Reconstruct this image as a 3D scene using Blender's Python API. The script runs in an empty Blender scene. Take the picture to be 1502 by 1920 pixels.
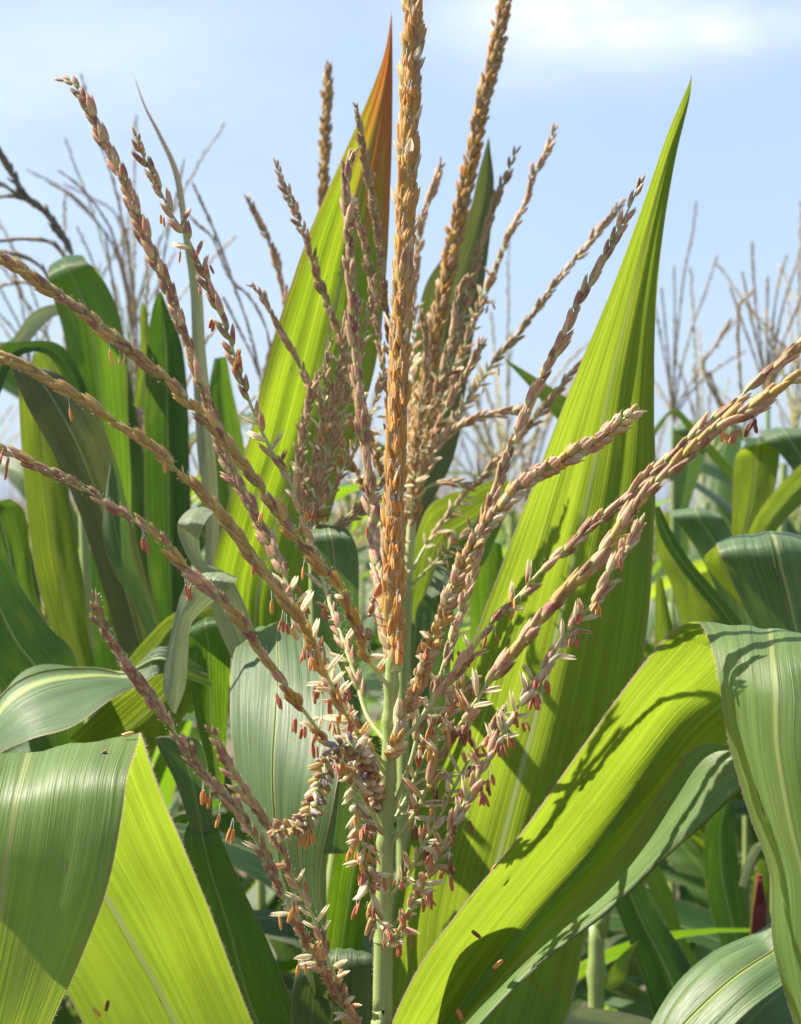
import bpy, math, random
import numpy as np
from mathutils import Vector, Matrix, noise

S = bpy.context.scene
COL = S.collection
rnd = random.Random(11)
R = math.radians

# ------------------------------------------------------------------ camera
K = 0.55                    # picture height in metres per metre of distance
CY, CZ = -0.8, 2.0
def P(u, v, d):
    h = K * d / 1920.0
    return Vector(((u - 751) * h, CY + d, CZ - (v - 960) * h))
def px(d=0.8): return K * d / 1920.0

cam_d = bpy.data.cameras.new('camera'); cam = bpy.data.objects.new('camera', cam_d); COL.objects.link(cam)
cam.location = (0, CY, CZ); cam.rotation_euler = (R(90), 0, 0)
cam_d.sensor_fit = 'VERTICAL'; cam_d.sensor_height = 24.0; cam_d.lens = 24.0 / K
cam_d.clip_start = 0.02; cam_d.clip_end = 3000
cam_d.dof.use_dof = True; cam_d.dof.focus_distance = 0.79; cam_d.dof.aperture_fstop = 14.0
S.camera = cam
S.render.resolution_x = 801; S.render.resolution_y = 1024

# ------------------------------------------------------------------ light
SUN = Vector((-0.62, 0.14, 0.74)).normalized()
sun_d = bpy.data.lights.new('sun', 'SUN'); sun_d.energy = 5.0; sun_d.angle = R(0.53); sun_d.color = (1.0, 0.93, 0.80)
sun = bpy.data.objects.new('sun', sun_d); COL.objects.link(sun)
sun.rotation_euler = (-SUN).to_track_quat('-Z', 'Y').to_euler(); sun.location = (-3, 2, 6)

W = bpy.data.worlds.new('World'); S.world = W; W.use_nodes = True
nt = W.node_tree; nt.nodes.clear()
def N(t, kind, **kw):
    n = t.nodes.new(kind)
    for k, v in kw.items(): setattr(n, k, v)
    return n
sky = N(nt, 'ShaderNodeTexSky', sky_type='NISHITA'); sky.sun_disc = False
sky.sun_elevation = math.asin(SUN.z); sky.sun_rotation = math.atan2(SUN.x, SUN.y)
sky.altitude = 0; sky.air_density = 1.0; sky.dust_density = 1.6; sky.ozone_density = 1.6
bg = N(nt, 'ShaderNodeBackground'); out = N(nt, 'ShaderNodeOutputWorld')
bg.inputs['Strength'].default_value = 0.066
tc = N(nt, 'ShaderNodeTexCoord')
# thin haze + clouds over the whole sky, one denser cloud up right
nz = N(nt, 'ShaderNodeTexNoise'); nz.inputs['Scale'].default_value = 7.0; nz.inputs['Detail'].default_value = 7; nz.inputs['Roughness'].default_value = 0.55
mp = N(nt, 'ShaderNodeMapping'); mp.inputs['Scale'].default_value = (1, 1, 2.6)
nt.links.new(tc.outputs['Generated'], mp.inputs['Vector']); nt.links.new(mp.outputs[0], nz.inputs['Vector'])
def vmath(t, op, a, b=None):
    n = N(t, 'ShaderNodeVectorMath', operation=op)
    for i, x in enumerate((a, b)):
        if x is None: continue
        if isinstance(x, (tuple, list)): n.inputs[i].default_value = x
        else: t.links.new(x, n.inputs[i])
    return n
def M(t, op, a, b=None, c=None, clamp=False):
    n = N(t, 'ShaderNodeMath', operation=op); n.use_clamp = clamp
    for i, x in enumerate((a, b, c)):
        if x is None: continue
        if isinstance(x, (int, float)): n.inputs[i].default_value = x
        else: t.links.new(x, n.inputs[i])
    return n.outputs[0]
cloud_mask = None
for (cu, cv, su, sv, amp) in ((1120, 40, 230, 75, 1.25), (960, 30, 110, 70, .8), (1320, 60, 130, 45, .7), (1470, 40, 150, 50, .4), (1020, 120, 120, 50, .5), (80, 160, 420, 300, .30)):
    c = (P(cu, cv, 1) - Vector((0, CY, CZ))).normalized()
    d = vmath(nt, 'SUBTRACT', tc.outputs['Generated'], tuple(c))
    k = K / 1920
    dv = vmath(nt, 'MULTIPLY', d.outputs[0], (1 / (su * k), 1 / (su * k), 1 / (sv * k)))
    ln = vmath(nt, 'LENGTH', dv.outputs[0])
    g = M(nt, 'MULTIPLY', M(nt, 'EXPONENT', M(nt, 'MULTIPLY', M(nt, 'POWER', ln.outputs['Value'], 2), -0.9)), amp)
    cloud_mask = g if cloud_mask is None else M(nt, 'MAXIMUM', cloud_mask, g)
wis = M(nt, 'MULTIPLY', M(nt, 'SUBTRACT', nz.outputs['Fac'], 0.36), 3.0, clamp=True)
cl = M(nt, 'MULTIPLY', cloud_mask, M(nt, 'ADD', M(nt, 'MULTIPLY', wis, 0.75), 0.3), clamp=True)
thin = M(nt, 'MULTIPLY', wis, 0.03)
cf = M(nt, 'ADD', cl, thin, clamp=True)
mix = N(nt, 'ShaderNodeMix', data_type='RGBA')
nt.links.new(cf, mix.inputs['Factor'])
hz = N(nt, 'ShaderNodeMix', data_type='RGBA'); hz.inputs['Factor'].default_value = 0.55
nt.links.new(sky.outputs[0], hz.inputs[6]); hz.inputs[7].default_value = (3.75, 4.8, 6.6, 1)
nt.links.new(hz.outputs[2], mix.inputs[6]); mix.inputs[7].default_value = (7.2, 7.2, 7.4, 1)
nt.links.new(mix.outputs[2], bg.inputs['Color']); nt.links.new(bg.outputs[0], out.inputs[0])

S.view_settings.view_transform = 'Standard'; S.view_settings.look = 'None'
S.view_settings.exposure = 1.42; S.view_settings.gamma = 1
S.render.engine = 'CYCLES'
S.cycles.max_bounces = 8; S.cycles.transmission_bounces = 4; S.cycles.diffuse_bounces = 4

# ------------------------------------------------------------------ materials
def newmat(name):
    m = bpy.data.materials.new(name); m.use_nodes = True; t = m.node_tree; t.nodes.clear()
    return m, t, N(t, 'ShaderNodeOutputMaterial')
def ramp(t, fac, stops, interp='LINEAR'):
    r = N(t, 'ShaderNodeValToRGB'); r.color_ramp.interpolation = interp
    e = r.color_ramp.elements
    while len(e) < len(stops): e.new(0.5)
    for q, (p, c) in zip(e, stops):
        q.position = p; q.color = (c[0], c[1], c[2], 1) if not isinstance(c, (int, float)) else (c, c, c, 1)
    t.links.new(fac, r.inputs[0]); return r.outputs[0]
def mixc(t, fac, a, b, mode='MIX'):
    n = N(t, 'ShaderNodeMix', data_type='RGBA', blend_type=mode)
    for s, x in ((n.inputs['Factor'], fac), (n.inputs[6], a), (n.inputs[7], b)):
        if isinstance(x, (int, float)): s.default_value = x
        elif isinstance(x, (tuple, list)): s.default_value = (x[0], x[1], x[2], 1)
        else: t.links.new(x, s)
    return n.outputs[2]
def uvs(t):
    uv = N(t, 'ShaderNodeUVMap'); uv.uv_map = 'UV'
    s = N(t, 'ShaderNodeSeparateXYZ'); t.links.new(uv.outputs[0], s.inputs[0])
    return s.outputs[0], s.outputs[1]
def tex(t, x, y, z, sx, sy, detail=3, rough=0.5, scale=1.0, dist=0):
    c = N(t, 'ShaderNodeCombineXYZ')
    t.links.new(M(t, 'MULTIPLY', x, sx), c.inputs[0]); t.links.new(M(t, 'MULTIPLY', y, sy), c.inputs[1])
    if z is not None: t.links.new(z, c.inputs[2])
    n = N(t, 'ShaderNodeTexNoise'); n.inputs['Scale'].default_value = scale; n.inputs['Detail'].default_value = detail
    n.inputs['Roughness'].default_value = rough; n.inputs['Distortion'].default_value = dist
    t.links.new(c.outputs[0], n.inputs['Vector']); return n.outputs['Fac']
def tone(t):
    a = N(t, 'ShaderNodeAttribute'); a.attribute_name = 'tone'
    o = N(t, 'ShaderNodeObjectInfo')
    return M(t, 'FRACT', M(t, 'ADD', a.outputs['Fac'], o.outputs['Random']))

def leaf_mat(name, base=(0.038, 0.088, 0.013), trans=(0.19, 0.34, 0.012), tf=0.5, rough=0.38, red=0.0, dry=0.0, wax=0.04,
             edge=(0.30, 0.22, 0.14), rib=(0.30, 0.36, 0.12), veins=15.0, top=None):
    m, t, o = newmat(name)
    x, y = uvs(t); tn = tone(t); z = M(t, 'MULTIPLY', tn, 37.0)
    fine = tex(t, x, y, z, 150, 2.2, 4, .65)           # hair-fine parallel veins
    mid = tex(t, x, y, z, 26, 1.3, 3, .6)
    blot = tex(t, x, y, z, 4, 6, 4, .6)
    spk = tex(t, x, y, z, 90, 110, 2, .5)
    # larger veins: narrow pale lines
    fr = M(t, 'ABSOLUTE', M(t, 'SUBTRACT', M(t, 'FRACT', M(t, 'ADD', M(t, 'MULTIPLY', x, veins), M(t, 'MULTIPLY', mid, .8))), 0.5))
    vein = M(t, 'MULTIPLY', M(t, 'SUBTRACT', 0.055, fr), 22.0, clamp=True)
    ribx = M(t, 'ABSOLUTE', M(t, 'SUBTRACT', x, 0.5))
    ribf = M(t, 'MULTIPLY', M(t, 'SUBTRACT', 0.020, ribx), 90.0, clamp=True)
    ed = M(t, 'SUBTRACT', 0.5, ribx)
    edf = M(t, 'MULTIPLY', M(t, 'SUBTRACT', 0.011, ed), 150.0, clamp=True)
    stripe = M(t, 'ADD', M(t, 'MULTIPLY', M(t, 'SUBTRACT', fine, .5), 1.5), M(t, 'MULTIPLY', M(t, 'SUBTRACT', mid, .5), 2.2))
    var = M(t, 'ADD', M(t, 'ADD', 0.98, M(t, 'MULTIPLY', stripe, .42)), M(t, 'MULTIPLY', M(t, 'SUBTRACT', blot, .5), .75))
    var = M(t, 'ADD', var, M(t, 'MULTIPLY', M(t, 'SUBTRACT', tn, .5), .34))
    speck = M(t, 'MULTIPLY', M(t, 'SUBTRACT', spk, 0.70), 12.0, clamp=True)
    def shade(c, pale, sf):
        k = N(t, 'ShaderNodeVectorMath', operation='SCALE'); k.inputs[0].default_value = c; t.links.new(var, k.inputs['Scale'])
        q = mixc(t, M(t, 'MULTIPLY', vein, .45), k.outputs[0], pale)
        q = mixc(t, M(t, 'MULTIPLY', speck, sf), q, pale)
        return q
    cb = shade(base, tuple(min(1, q * 2.0 + .04) for q in base), .5)
    ct = shade(trans, tuple(min(1, q * 1.3 + .03) for q in trans), .5)
    if top:                                             # waxy upper side of the blade
        gb = N(t, 'ShaderNodeNewGeometry'); cb = mixc(t, gb.outputs['Backfacing'], cb, shade(top, tuple(min(1, q * 1.6 + .05) for q in top), .8))
    # warm blotches (yellowing)
    yel = M(t, 'MULTIPLY', M(t, 'SUBTRACT', blot, .56), 2.6, clamp=True)
    ct = mixc(t, M(t, 'MULTIPLY', yel, .6), ct, (0.37, 0.37, 0.03))
    cb = mixc(t, M(t, 'MULTIPLY', yel, .25), cb, (0.14, 0.15, 0.03))
    # small brown lesions stretched along the veins
    les = tex(t, x, y, z, 30, 26, 3, .55)
    lf = M(t, 'MULTIPLY', M(t, 'SUBTRACT', les, .695), 16.0, clamp=True)
    ct = mixc(t, M(t, 'MULTIPLY', lf, .8), ct, (0.16, 0.10, 0.02)); cb = mixc(t, M(t, 'MULTIPLY', lf, .8), cb, (0.11, 0.065, 0.02))
    if red:
        rs = M(t, 'ADD', M(t, 'ADD', M(t, 'ADD', y, M(t, 'MULTIPLY', M(t, 'SUBTRACT', blot, .5), .35)), M(t, 'MULTIPLY', M(t, 'SUBTRACT', mid, .5), 0.75)), M(t, 'MULTIPLY', M(t, 'SUBTRACT', x, .5), .22))
        rf = M(t, 'MULTIPLY', M(t, 'SUBTRACT', rs, red), 5.0, clamp=True)
        ct = mixc(t, rf, ct, (0.58, 0.17, 0.035)); cb = mixc(t, rf, cb, (0.24, 0.08, 0.03))
        ef = M(t, 'MULTIPLY', M(t, 'MULTIPLY', M(t, 'SUBTRACT', .10, ed), 12.0, clamp=True), M(t, 'MULTIPLY', y, 1.0), clamp=True)
        ct = mixc(t, M(t, 'MULTIPLY', ef, .6), ct, (0.45, 0.22, 0.03)); cb = mixc(t, M(t, 'MULTIPLY', ef, .6), cb, (0.16, 0.07, 0.03))
    if dry:
        df = M(t, 'MULTIPLY', M(t, 'SUBTRACT', M(t, 'ADD', y, M(t, 'MULTIPLY', M(t, 'SUBTRACT', mid, .5), .3)), 1 - dry), 5.0, clamp=True)
        ct = mixc(t, df, ct, (0.42, 0.30, 0.20)); cb = mixc(t, df, cb, (0.40, 0.30, 0.22))
    cb = mixc(t, ribf, cb, rib); ct = mixc(t, ribf, ct, tuple(q * .9 for q in rib))
    cb = mixc(t, edf, cb, edge); ct = mixc(t, edf, ct, edge)
    pb = N(t, 'ShaderNodeBsdfPrincipled'); tr = N(t, 'ShaderNodeBsdfTranslucent'); mx = N(t, 'ShaderNodeMixShader')
    t.links.new(cb, pb.inputs['Base Color'])
    pb.inputs['Specular IOR Level'].default_value = .5
    t.links.new(M(t, 'ADD', rough - .06, M(t, 'MULTIPLY', mid, .16)), pb.inputs['Roughness'])
    pb.inputs['Sheen Weight'].default_value = wax; pb.inputs['Sheen Roughness'].default_value = .45
    pb.inputs['Sheen Tint'].default_value = (.75, .85, .75, 1)
    t.links.new(ct, tr.inputs['Color']); mx.inputs[0].default_value = tf
    bh = M(t, 'ADD', M(t, 'MULTIPLY', fine, .5), M(t, 'ADD', M(t, 'MULTIPLY', mid, 1.4), M(t, 'MULTIPLY', vein, -.25)))
    bp = N(t, 'ShaderNodeBump'); bp.inputs['Strength'].default_value = .55; bp.inputs['Distance'].default_value = .0012
    t.links.new(bh, bp.inputs['Height']); t.links.new(bp.outputs[0], pb.inputs['Normal']); t.links.new(bp.outputs[0], tr.inputs['Normal'])
    t.links.new(pb.outputs[0], mx.inputs[1]); t.links.new(tr.outputs[0], mx.inputs[2]); t.links.new(mx.outputs[0], o.inputs[0])
    return m

def husk_mat(name, straw, purple, amt, green=(0.26, 0.30, 0.10), tf=.22, sat=1.0):
    m, t, o = newmat(name)
    x, y = uvs(t); tn = tone(t); z = M(t, 'MULTIPLY', tn, 51.0)
    st = tex(t, x, y, z, 34, 1.6, 2, .6); bl = tex(t, x, y, z, 5, 3.2, 3, .6); sp = tex(t, x, y, z, 30, 14, 3, .6)
    band = ramp(t, M(t, 'ADD', y, M(t, 'MULTIPLY', M(t, 'SUBTRACT', bl, .5), .5)), [(0.0, 0), (0.22, .15), (0.42, 1), (0.74, .9), (0.9, .15), (1.0, 0)])
    pf = M(t, 'MULTIPLY', band, M(t, 'ADD', amt - .35, M(t, 'ADD', M(t, 'MULTIPLY', tn, .45), M(t, 'MULTIPLY', M(t, 'SUBTRACT', st, .5), 3.6))), clamp=True)
    gr = M(t, 'MULTIPLY', M(t, 'SUBTRACT', .52, y), 1.9, clamp=True)
    c = mixc(t, gr, straw, green)
    c = mixc(t, pf, c, purple)
    k = N(t, 'ShaderNodeVectorMath', operation='SCALE'); t.links.new(c, k.inputs[0])
    t.links.new(M(t, 'ADD', M(t, 'ADD', M(t, 'ADD', .30, M(t, 'MULTIPLY', M(t, 'FRACT', M(t, 'MULTIPLY', tn, 7.3)), .30)), M(t, 'MULTIPLY', st, 1.0)), M(t, 'MULTIPLY', M(t, 'SUBTRACT', bl, .5), .5)), k.inputs['Scale'])
    c = k.outputs[0]
    brown = M(t, 'MULTIPLY', M(t, 'SUBTRACT', sp, .66), 9.0, clamp=True)
    c = mixc(t, M(t, 'MULTIPLY', brown, .55), c, (0.10, 0.045, 0.02))
    pale = M(t, 'MULTIPLY', M(t, 'SUBTRACT', y, .88), 7.0, clamp=True)
    c = mixc(t, M(t, 'MULTIPLY', pale, .7), c, (0.62, 0.50, 0.34))
    pb = N(t, 'ShaderNodeBsdfPrincipled'); tr = N(t, 'ShaderNodeBsdfTranslucent'); mx = N(t, 'ShaderNodeMixShader')
    t.links.new(c, pb.inputs['Base Color']); t.links.new(c, tr.inputs['Color']); mx.inputs[0].default_value = tf
    pb.inputs['Roughness'].default_value = .42; pb.inputs['Specular IOR Level'].default_value = .5
    bp = N(t, 'ShaderNodeBump'); bp.inputs['Strength'].default_value = .7; bp.inputs['Distance'].default_value = .0004
    t.links.new(st, bp.inputs['Height']); t.links.new(bp.outputs[0], pb.inputs['Normal'])
    t.links.new(pb.outputs[0], mx.inputs[1]); t.links.new(tr.outputs[0], mx.inputs[2]); t.links.new(mx.outputs[0], o.inputs[0])
    return m

def simple_mat(name, c1, c2, sx=8, sy=3, rough=.5, tf=0.0, bump=.3):
    m, t, o = newmat(name); x, y = uvs(t); tn = tone(t)
    n = tex(t, x, y, M(t, 'MULTIPLY', tn, 23.0), sx, sy, 4, .6)
    f = M(t, 'ADD', M(t, 'MULTIPLY', M(t, 'SUBTRACT', n, .5), 2.4), M(t, 'ADD', .3, M(t, 'MULTIPLY', tn, .4)), clamp=True)
    c = mixc(t, f, c1, c2)
    pb = N(t, 'ShaderNodeBsdfPrincipled'); t.links.new(c, pb.inputs['Base Color']); pb.inputs['Roughness'].default_value = rough
    bp = N(t, 'ShaderNodeBump'); bp.inputs['Strength'].default_value = bump; bp.inputs['Distance'].default_value = .0005
    t.links.new(n, bp.inputs['Height']); t.links.new(bp.outputs[0], pb.inputs['Normal'])
    if tf:
        tr = N(t, 'ShaderNodeBsdfTranslucent'); mx = N(t, 'ShaderNodeMixShader'); mx.inputs[0].default_value = tf
        t.links.new(c, tr.inputs['Color']); t.links.new(pb.outputs[0], mx.inputs[1]); t.links.new(tr.outputs[0], mx.inputs[2])
        t.links.new(mx.outputs[0], o.inputs[0])
    else: t.links.new(pb.outputs[0], o.inputs[0])
    return m

MAT = dict(
    leaf=leaf_mat('maize leaf'),
    leaf_bright=leaf_mat('bright maize leaf', base=(0.048, 0.105, 0.014), trans=(0.28, 0.38, 0.022), tf=.54),  # brighter, yellower green than the plain leaf
    leaf_two=leaf_mat('maize leaf with waxy upper side', base=(0.048, 0.105, 0.014), trans=(0.27, 0.375, 0.022), tf=.5, top=(0.13, 0.20, 0.06), rough=.40, wax=.06),
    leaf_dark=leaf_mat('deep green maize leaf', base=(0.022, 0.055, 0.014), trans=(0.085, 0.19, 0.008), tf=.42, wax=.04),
    leaf_grey=leaf_mat('waxy maize leaf', base=(0.085, 0.135, 0.05), trans=(0.14, 0.26, 0.02), tf=.32, rough=.44, wax=.08),
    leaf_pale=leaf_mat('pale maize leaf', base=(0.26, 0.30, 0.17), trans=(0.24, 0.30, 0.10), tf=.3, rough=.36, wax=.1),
    leaf_red=leaf_mat('red tipped maize leaf', base=(0.048, 0.105, 0.014), trans=(0.30, 0.43, 0.014), tf=.55, red=.56),
    leaf_purple=leaf_mat('purple flushed maize leaf', base=(0.065, 0.08, 0.03), trans=(0.18, 0.22, 0.03), tf=.3, edge=(.16, .05, .07)),
    leaf_dry=leaf_mat('drying maize leaf', base=(0.27, 0.29, 0.18), trans=(0.28, 0.30, 0.12), tf=.35, dry=.42),
    stalk=simple_mat('maize stalk', (0.20, 0.29, 0.075), (0.34, 0.41, 0.15), 30, 1.5, .4, .12, .5),
    rachis=simple_mat('tassel axis', (0.34, 0.40, 0.13), (0.52, 0.52, 0.26), 14, 2, .45, .15, .5),
    rib=simple_mat('leaf midrib', (0.26, 0.34, 0.10), (0.34, 0.40, 0.17), 8, 2, .4, .5),
    hair=simple_mat('plant hair', (0.75, 0.72, 0.6), (0.85, 0.82, 0.7), 1, 1, .4, .4),
    filament=simple_mat('filament', (0.80, 0.80, 0.76), (0.86, 0.84, 0.80), 1, 1, .35, .4),
    gold=husk_mat('golden husk', (0.82, 0.60, 0.20), (0.38, 0.13, 0.06), .46, (0.58, 0.54, 0.13), tf=.38),
    purple=husk_mat('purple husk', (0.76, 0.62, 0.30), (0.36, 0.08, 0.085), .88, (0.44, 0.52, 0.14), tf=.36),
    pink=husk_mat('pink husk', (0.92, 0.74, 0.44), (0.58, 0.19, 0.16), .66, (0.64, 0.66, 0.25), tf=.40),
    palehusk=husk_mat('straw husk', (0.93, 0.85, 0.60), (0.58, 0.28, 0.22), .30, (0.76, 0.78, 0.40), tf=.48),
    brown=husk_mat('brown husk', (0.66, 0.46, 0.22), (0.34, 0.14, 0.09), .58, (0.48, 0.42, 0.18), tf=.3),
    haze_brown=husk_mat('far husk', (0.62, 0.46, 0.36), (0.42, 0.26, 0.24), .5, (0.44, 0.44, 0.26), tf=.3),
    lilac=husk_mat('lilac grey husk', (0.62, 0.55, 0.42), (0.30, 0.17, 0.24), .95, (0.5, 0.5, 0.34), tf=.3),
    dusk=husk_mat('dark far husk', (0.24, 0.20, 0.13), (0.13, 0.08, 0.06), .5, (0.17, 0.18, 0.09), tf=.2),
    spike=husk_mat('spike husk', (0.84, 0.50, 0.12), (0.42, 0.15, 0.05), .46, (0.62, 0.42, 0.09), tf=.38),
    an_o=simple_mat('orange anther', (0.66, 0.24, 0.045), (0.80, 0.44, 0.12), 3, 2, .45, .2),
    an_y=simple_mat('yellow anther', (0.76, 0.46, 0.12), (0.80, 0.62, 0.22), 3, 2, .45, .2),
    an_r=simple_mat('brick anther', (0.40, 0.085, 0.045), (0.62, 0.22, 0.10), 3, 2, .45, .15),
    an_d=simple_mat('dark anther', (0.15, 0.035, 0.025), (0.30, 0.09, 0.05), 3, 2, .5, .1),
    soil=simple_mat('soil', (0.07, 0.05, 0.03), (0.13, 0.095, 0.06), 300, 300, .9),
    bug=simple_mat('bug shell', (0.22, 0.09, 0.035), (0.40, 0.19, 0.08), 9, 9, .4),
    bug_red=simple_mat('bug abdomen', (0.42, 0.10, 0.02), (0.60, 0.25, 0.08), 4, 14, .4),
    beetle=simple_mat('beetle shell', (0.10, 0.05, 0.02), (0.75, 0.55, 0.25), 5, 6, .3),
    black=simple_mat('insect black', (0.02, 0.016, 0.012), (0.05, 0.04, 0.03), 5, 5, .3),
    silk=simple_mat('dark red silk', (0.09, 0.012, 0.015), (0.20, 0.035, 0.03), 20, 2, .5),
)

# ------------------------------------------------------------------ mesh helpers
class MB:
    def __init__(s): s.v = []; s.f = []; s.uv = []; s.m = []; s.t = []
    def add(s, v, f, uv, mi=0, tn=0.0):
        b = len(s.v); s.v += v; s.uv += uv; s.t += [tn] * len(v)
        s.f += [tuple(i + b for i in q) for q in f]; s.m += [mi] * len(f)
    def grid(s, rows, uvr, mi=0, tn=0.0, wrap=False):
        n, k = len(rows), len(rows[0]); v = [p for r in rows for p in r]; uv = [q for r in uvr for q in r]
        f = []
        for i in range(n - 1):
            for j in range(k if wrap else k - 1):
                a = i * k + j; b = i * k + (j + 1) % k
                f.append((a, b, b + k, a + k))
        s.add(v, f, uv, mi, tn)
    def mesh(s, name, mats, origin=Vector((0, 0, 0)), smooth=True):
        me = bpy.data.meshes.new(name)
        me.from_pydata([(p[0] - origin[0], p[1] - origin[1], p[2] - origin[2]) for p in s.v], [], s.f)
        l = me.uv_layers.new(name='UV'); idx = np.empty(len(me.loops), dtype=np.int32); me.loops.foreach_get('vertex_index', idx)
        l.data.foreach_set('uv', np.array(s.uv, dtype=np.float32)[idx].ravel())
        a = me.attributes.new('tone', 'FLOAT', 'POINT'); a.data.foreach_set('value', np.array(s.t, dtype=np.float32))
        for m in mats: me.materials.append(MAT[m])
        me.polygons.foreach_set('material_index', np.array(s.m, dtype=np.int32))
        me.polygons.foreach_set('use_smooth', [smooth] * len(me.polygons)); me.update()
        return me
def link(name, me, parent=None, **props):
    o = bpy.data.objects.new(name, me); COL.objects.link(o)
    if parent is not None: o.parent = parent
    for k, v in props.items(): o[k] = v
    return o
def thing(name, label, cat, loc, group=None):
    o = link(name, None); o.location = loc; o['label'] = label; o['category'] = cat; o.empty_display_size = .05
    if group: o['group'] = group
    return o

def cr(p0, p1, p2, p3, t):
    return 0.5 * ((2 * p1) + (p2 - p0) * t + (2 * p0 - 5 * p1 + 4 * p2 - p3) * t * t + (3 * p1 - p0 - 3 * p2 + p3) * t ** 3)
def spline(pts, per):
    r = []; n = len(pts)
    for i in range(n - 1):
        a = pts[i - 1] if i else pts[0] * 2 - pts[1]; d = pts[i + 2] if i + 2 < n else pts[-1] * 2 - pts[-2]
        for k in range(per): r.append(cr(a, pts[i], pts[i + 1], d, k / per))
    r.append(pts[-1].copy()); return r
def resample(pts, step):
    L = [0]
    for a, b in zip(pts, pts[1:]): L.append(L[-1] + (b - a).length)
    n = max(2, int(L[-1] / step)); r = []; j = 0
    for i in range(n + 1):
        s = L[-1] * i / n
        while j < len(L) - 2 and L[j + 1] < s: j += 1
        f = (s - L[j]) / max(1e-9, L[j + 1] - L[j]); r.append(pts[j].lerp(pts[j + 1], min(1, f)))
    return r, L[-1]
def tube(mb, pts, rad, seg=7, mi=0, tn=0.0, squash=1.0):
    n = len(pts); rows = []; uvr = []
    ref = Vector((0, -1, 0)); L = 0
    for i, p in enumerate(pts):
        T = (pts[min(i + 1, n - 1)] - pts[max(i - 1, 0)]).normalized()
        a = ref - T * ref.dot(T)
        if a.length < .1: a = Vector((1, 0, 0)) - T * T.x
        a.normalize(); ref = a; b = T.cross(a)
        r = rad(i / (n - 1)) if callable(rad) else rad
        if i: L += (p - pts[i - 1]).length
        rows.append([p + a * math.cos(2 * math.pi * k / seg) * r * squash + b * math.sin(2 * math.pi * k / seg) * r for k in range(seg)])
        uvr.append([(abs(k * 2 / seg - 1), L * 12) for k in range(seg)])
    mb.grid(rows, uvr, mi, tn, wrap=True)
    for e in (0, n - 1):
        b = len(mb.v); mb.add([pts[e]] + rows[e], [(0, k + 1, (k + 1) % seg + 1) for k in range(seg)], [(0, 0)] * (seg + 1), mi, tn)

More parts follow.
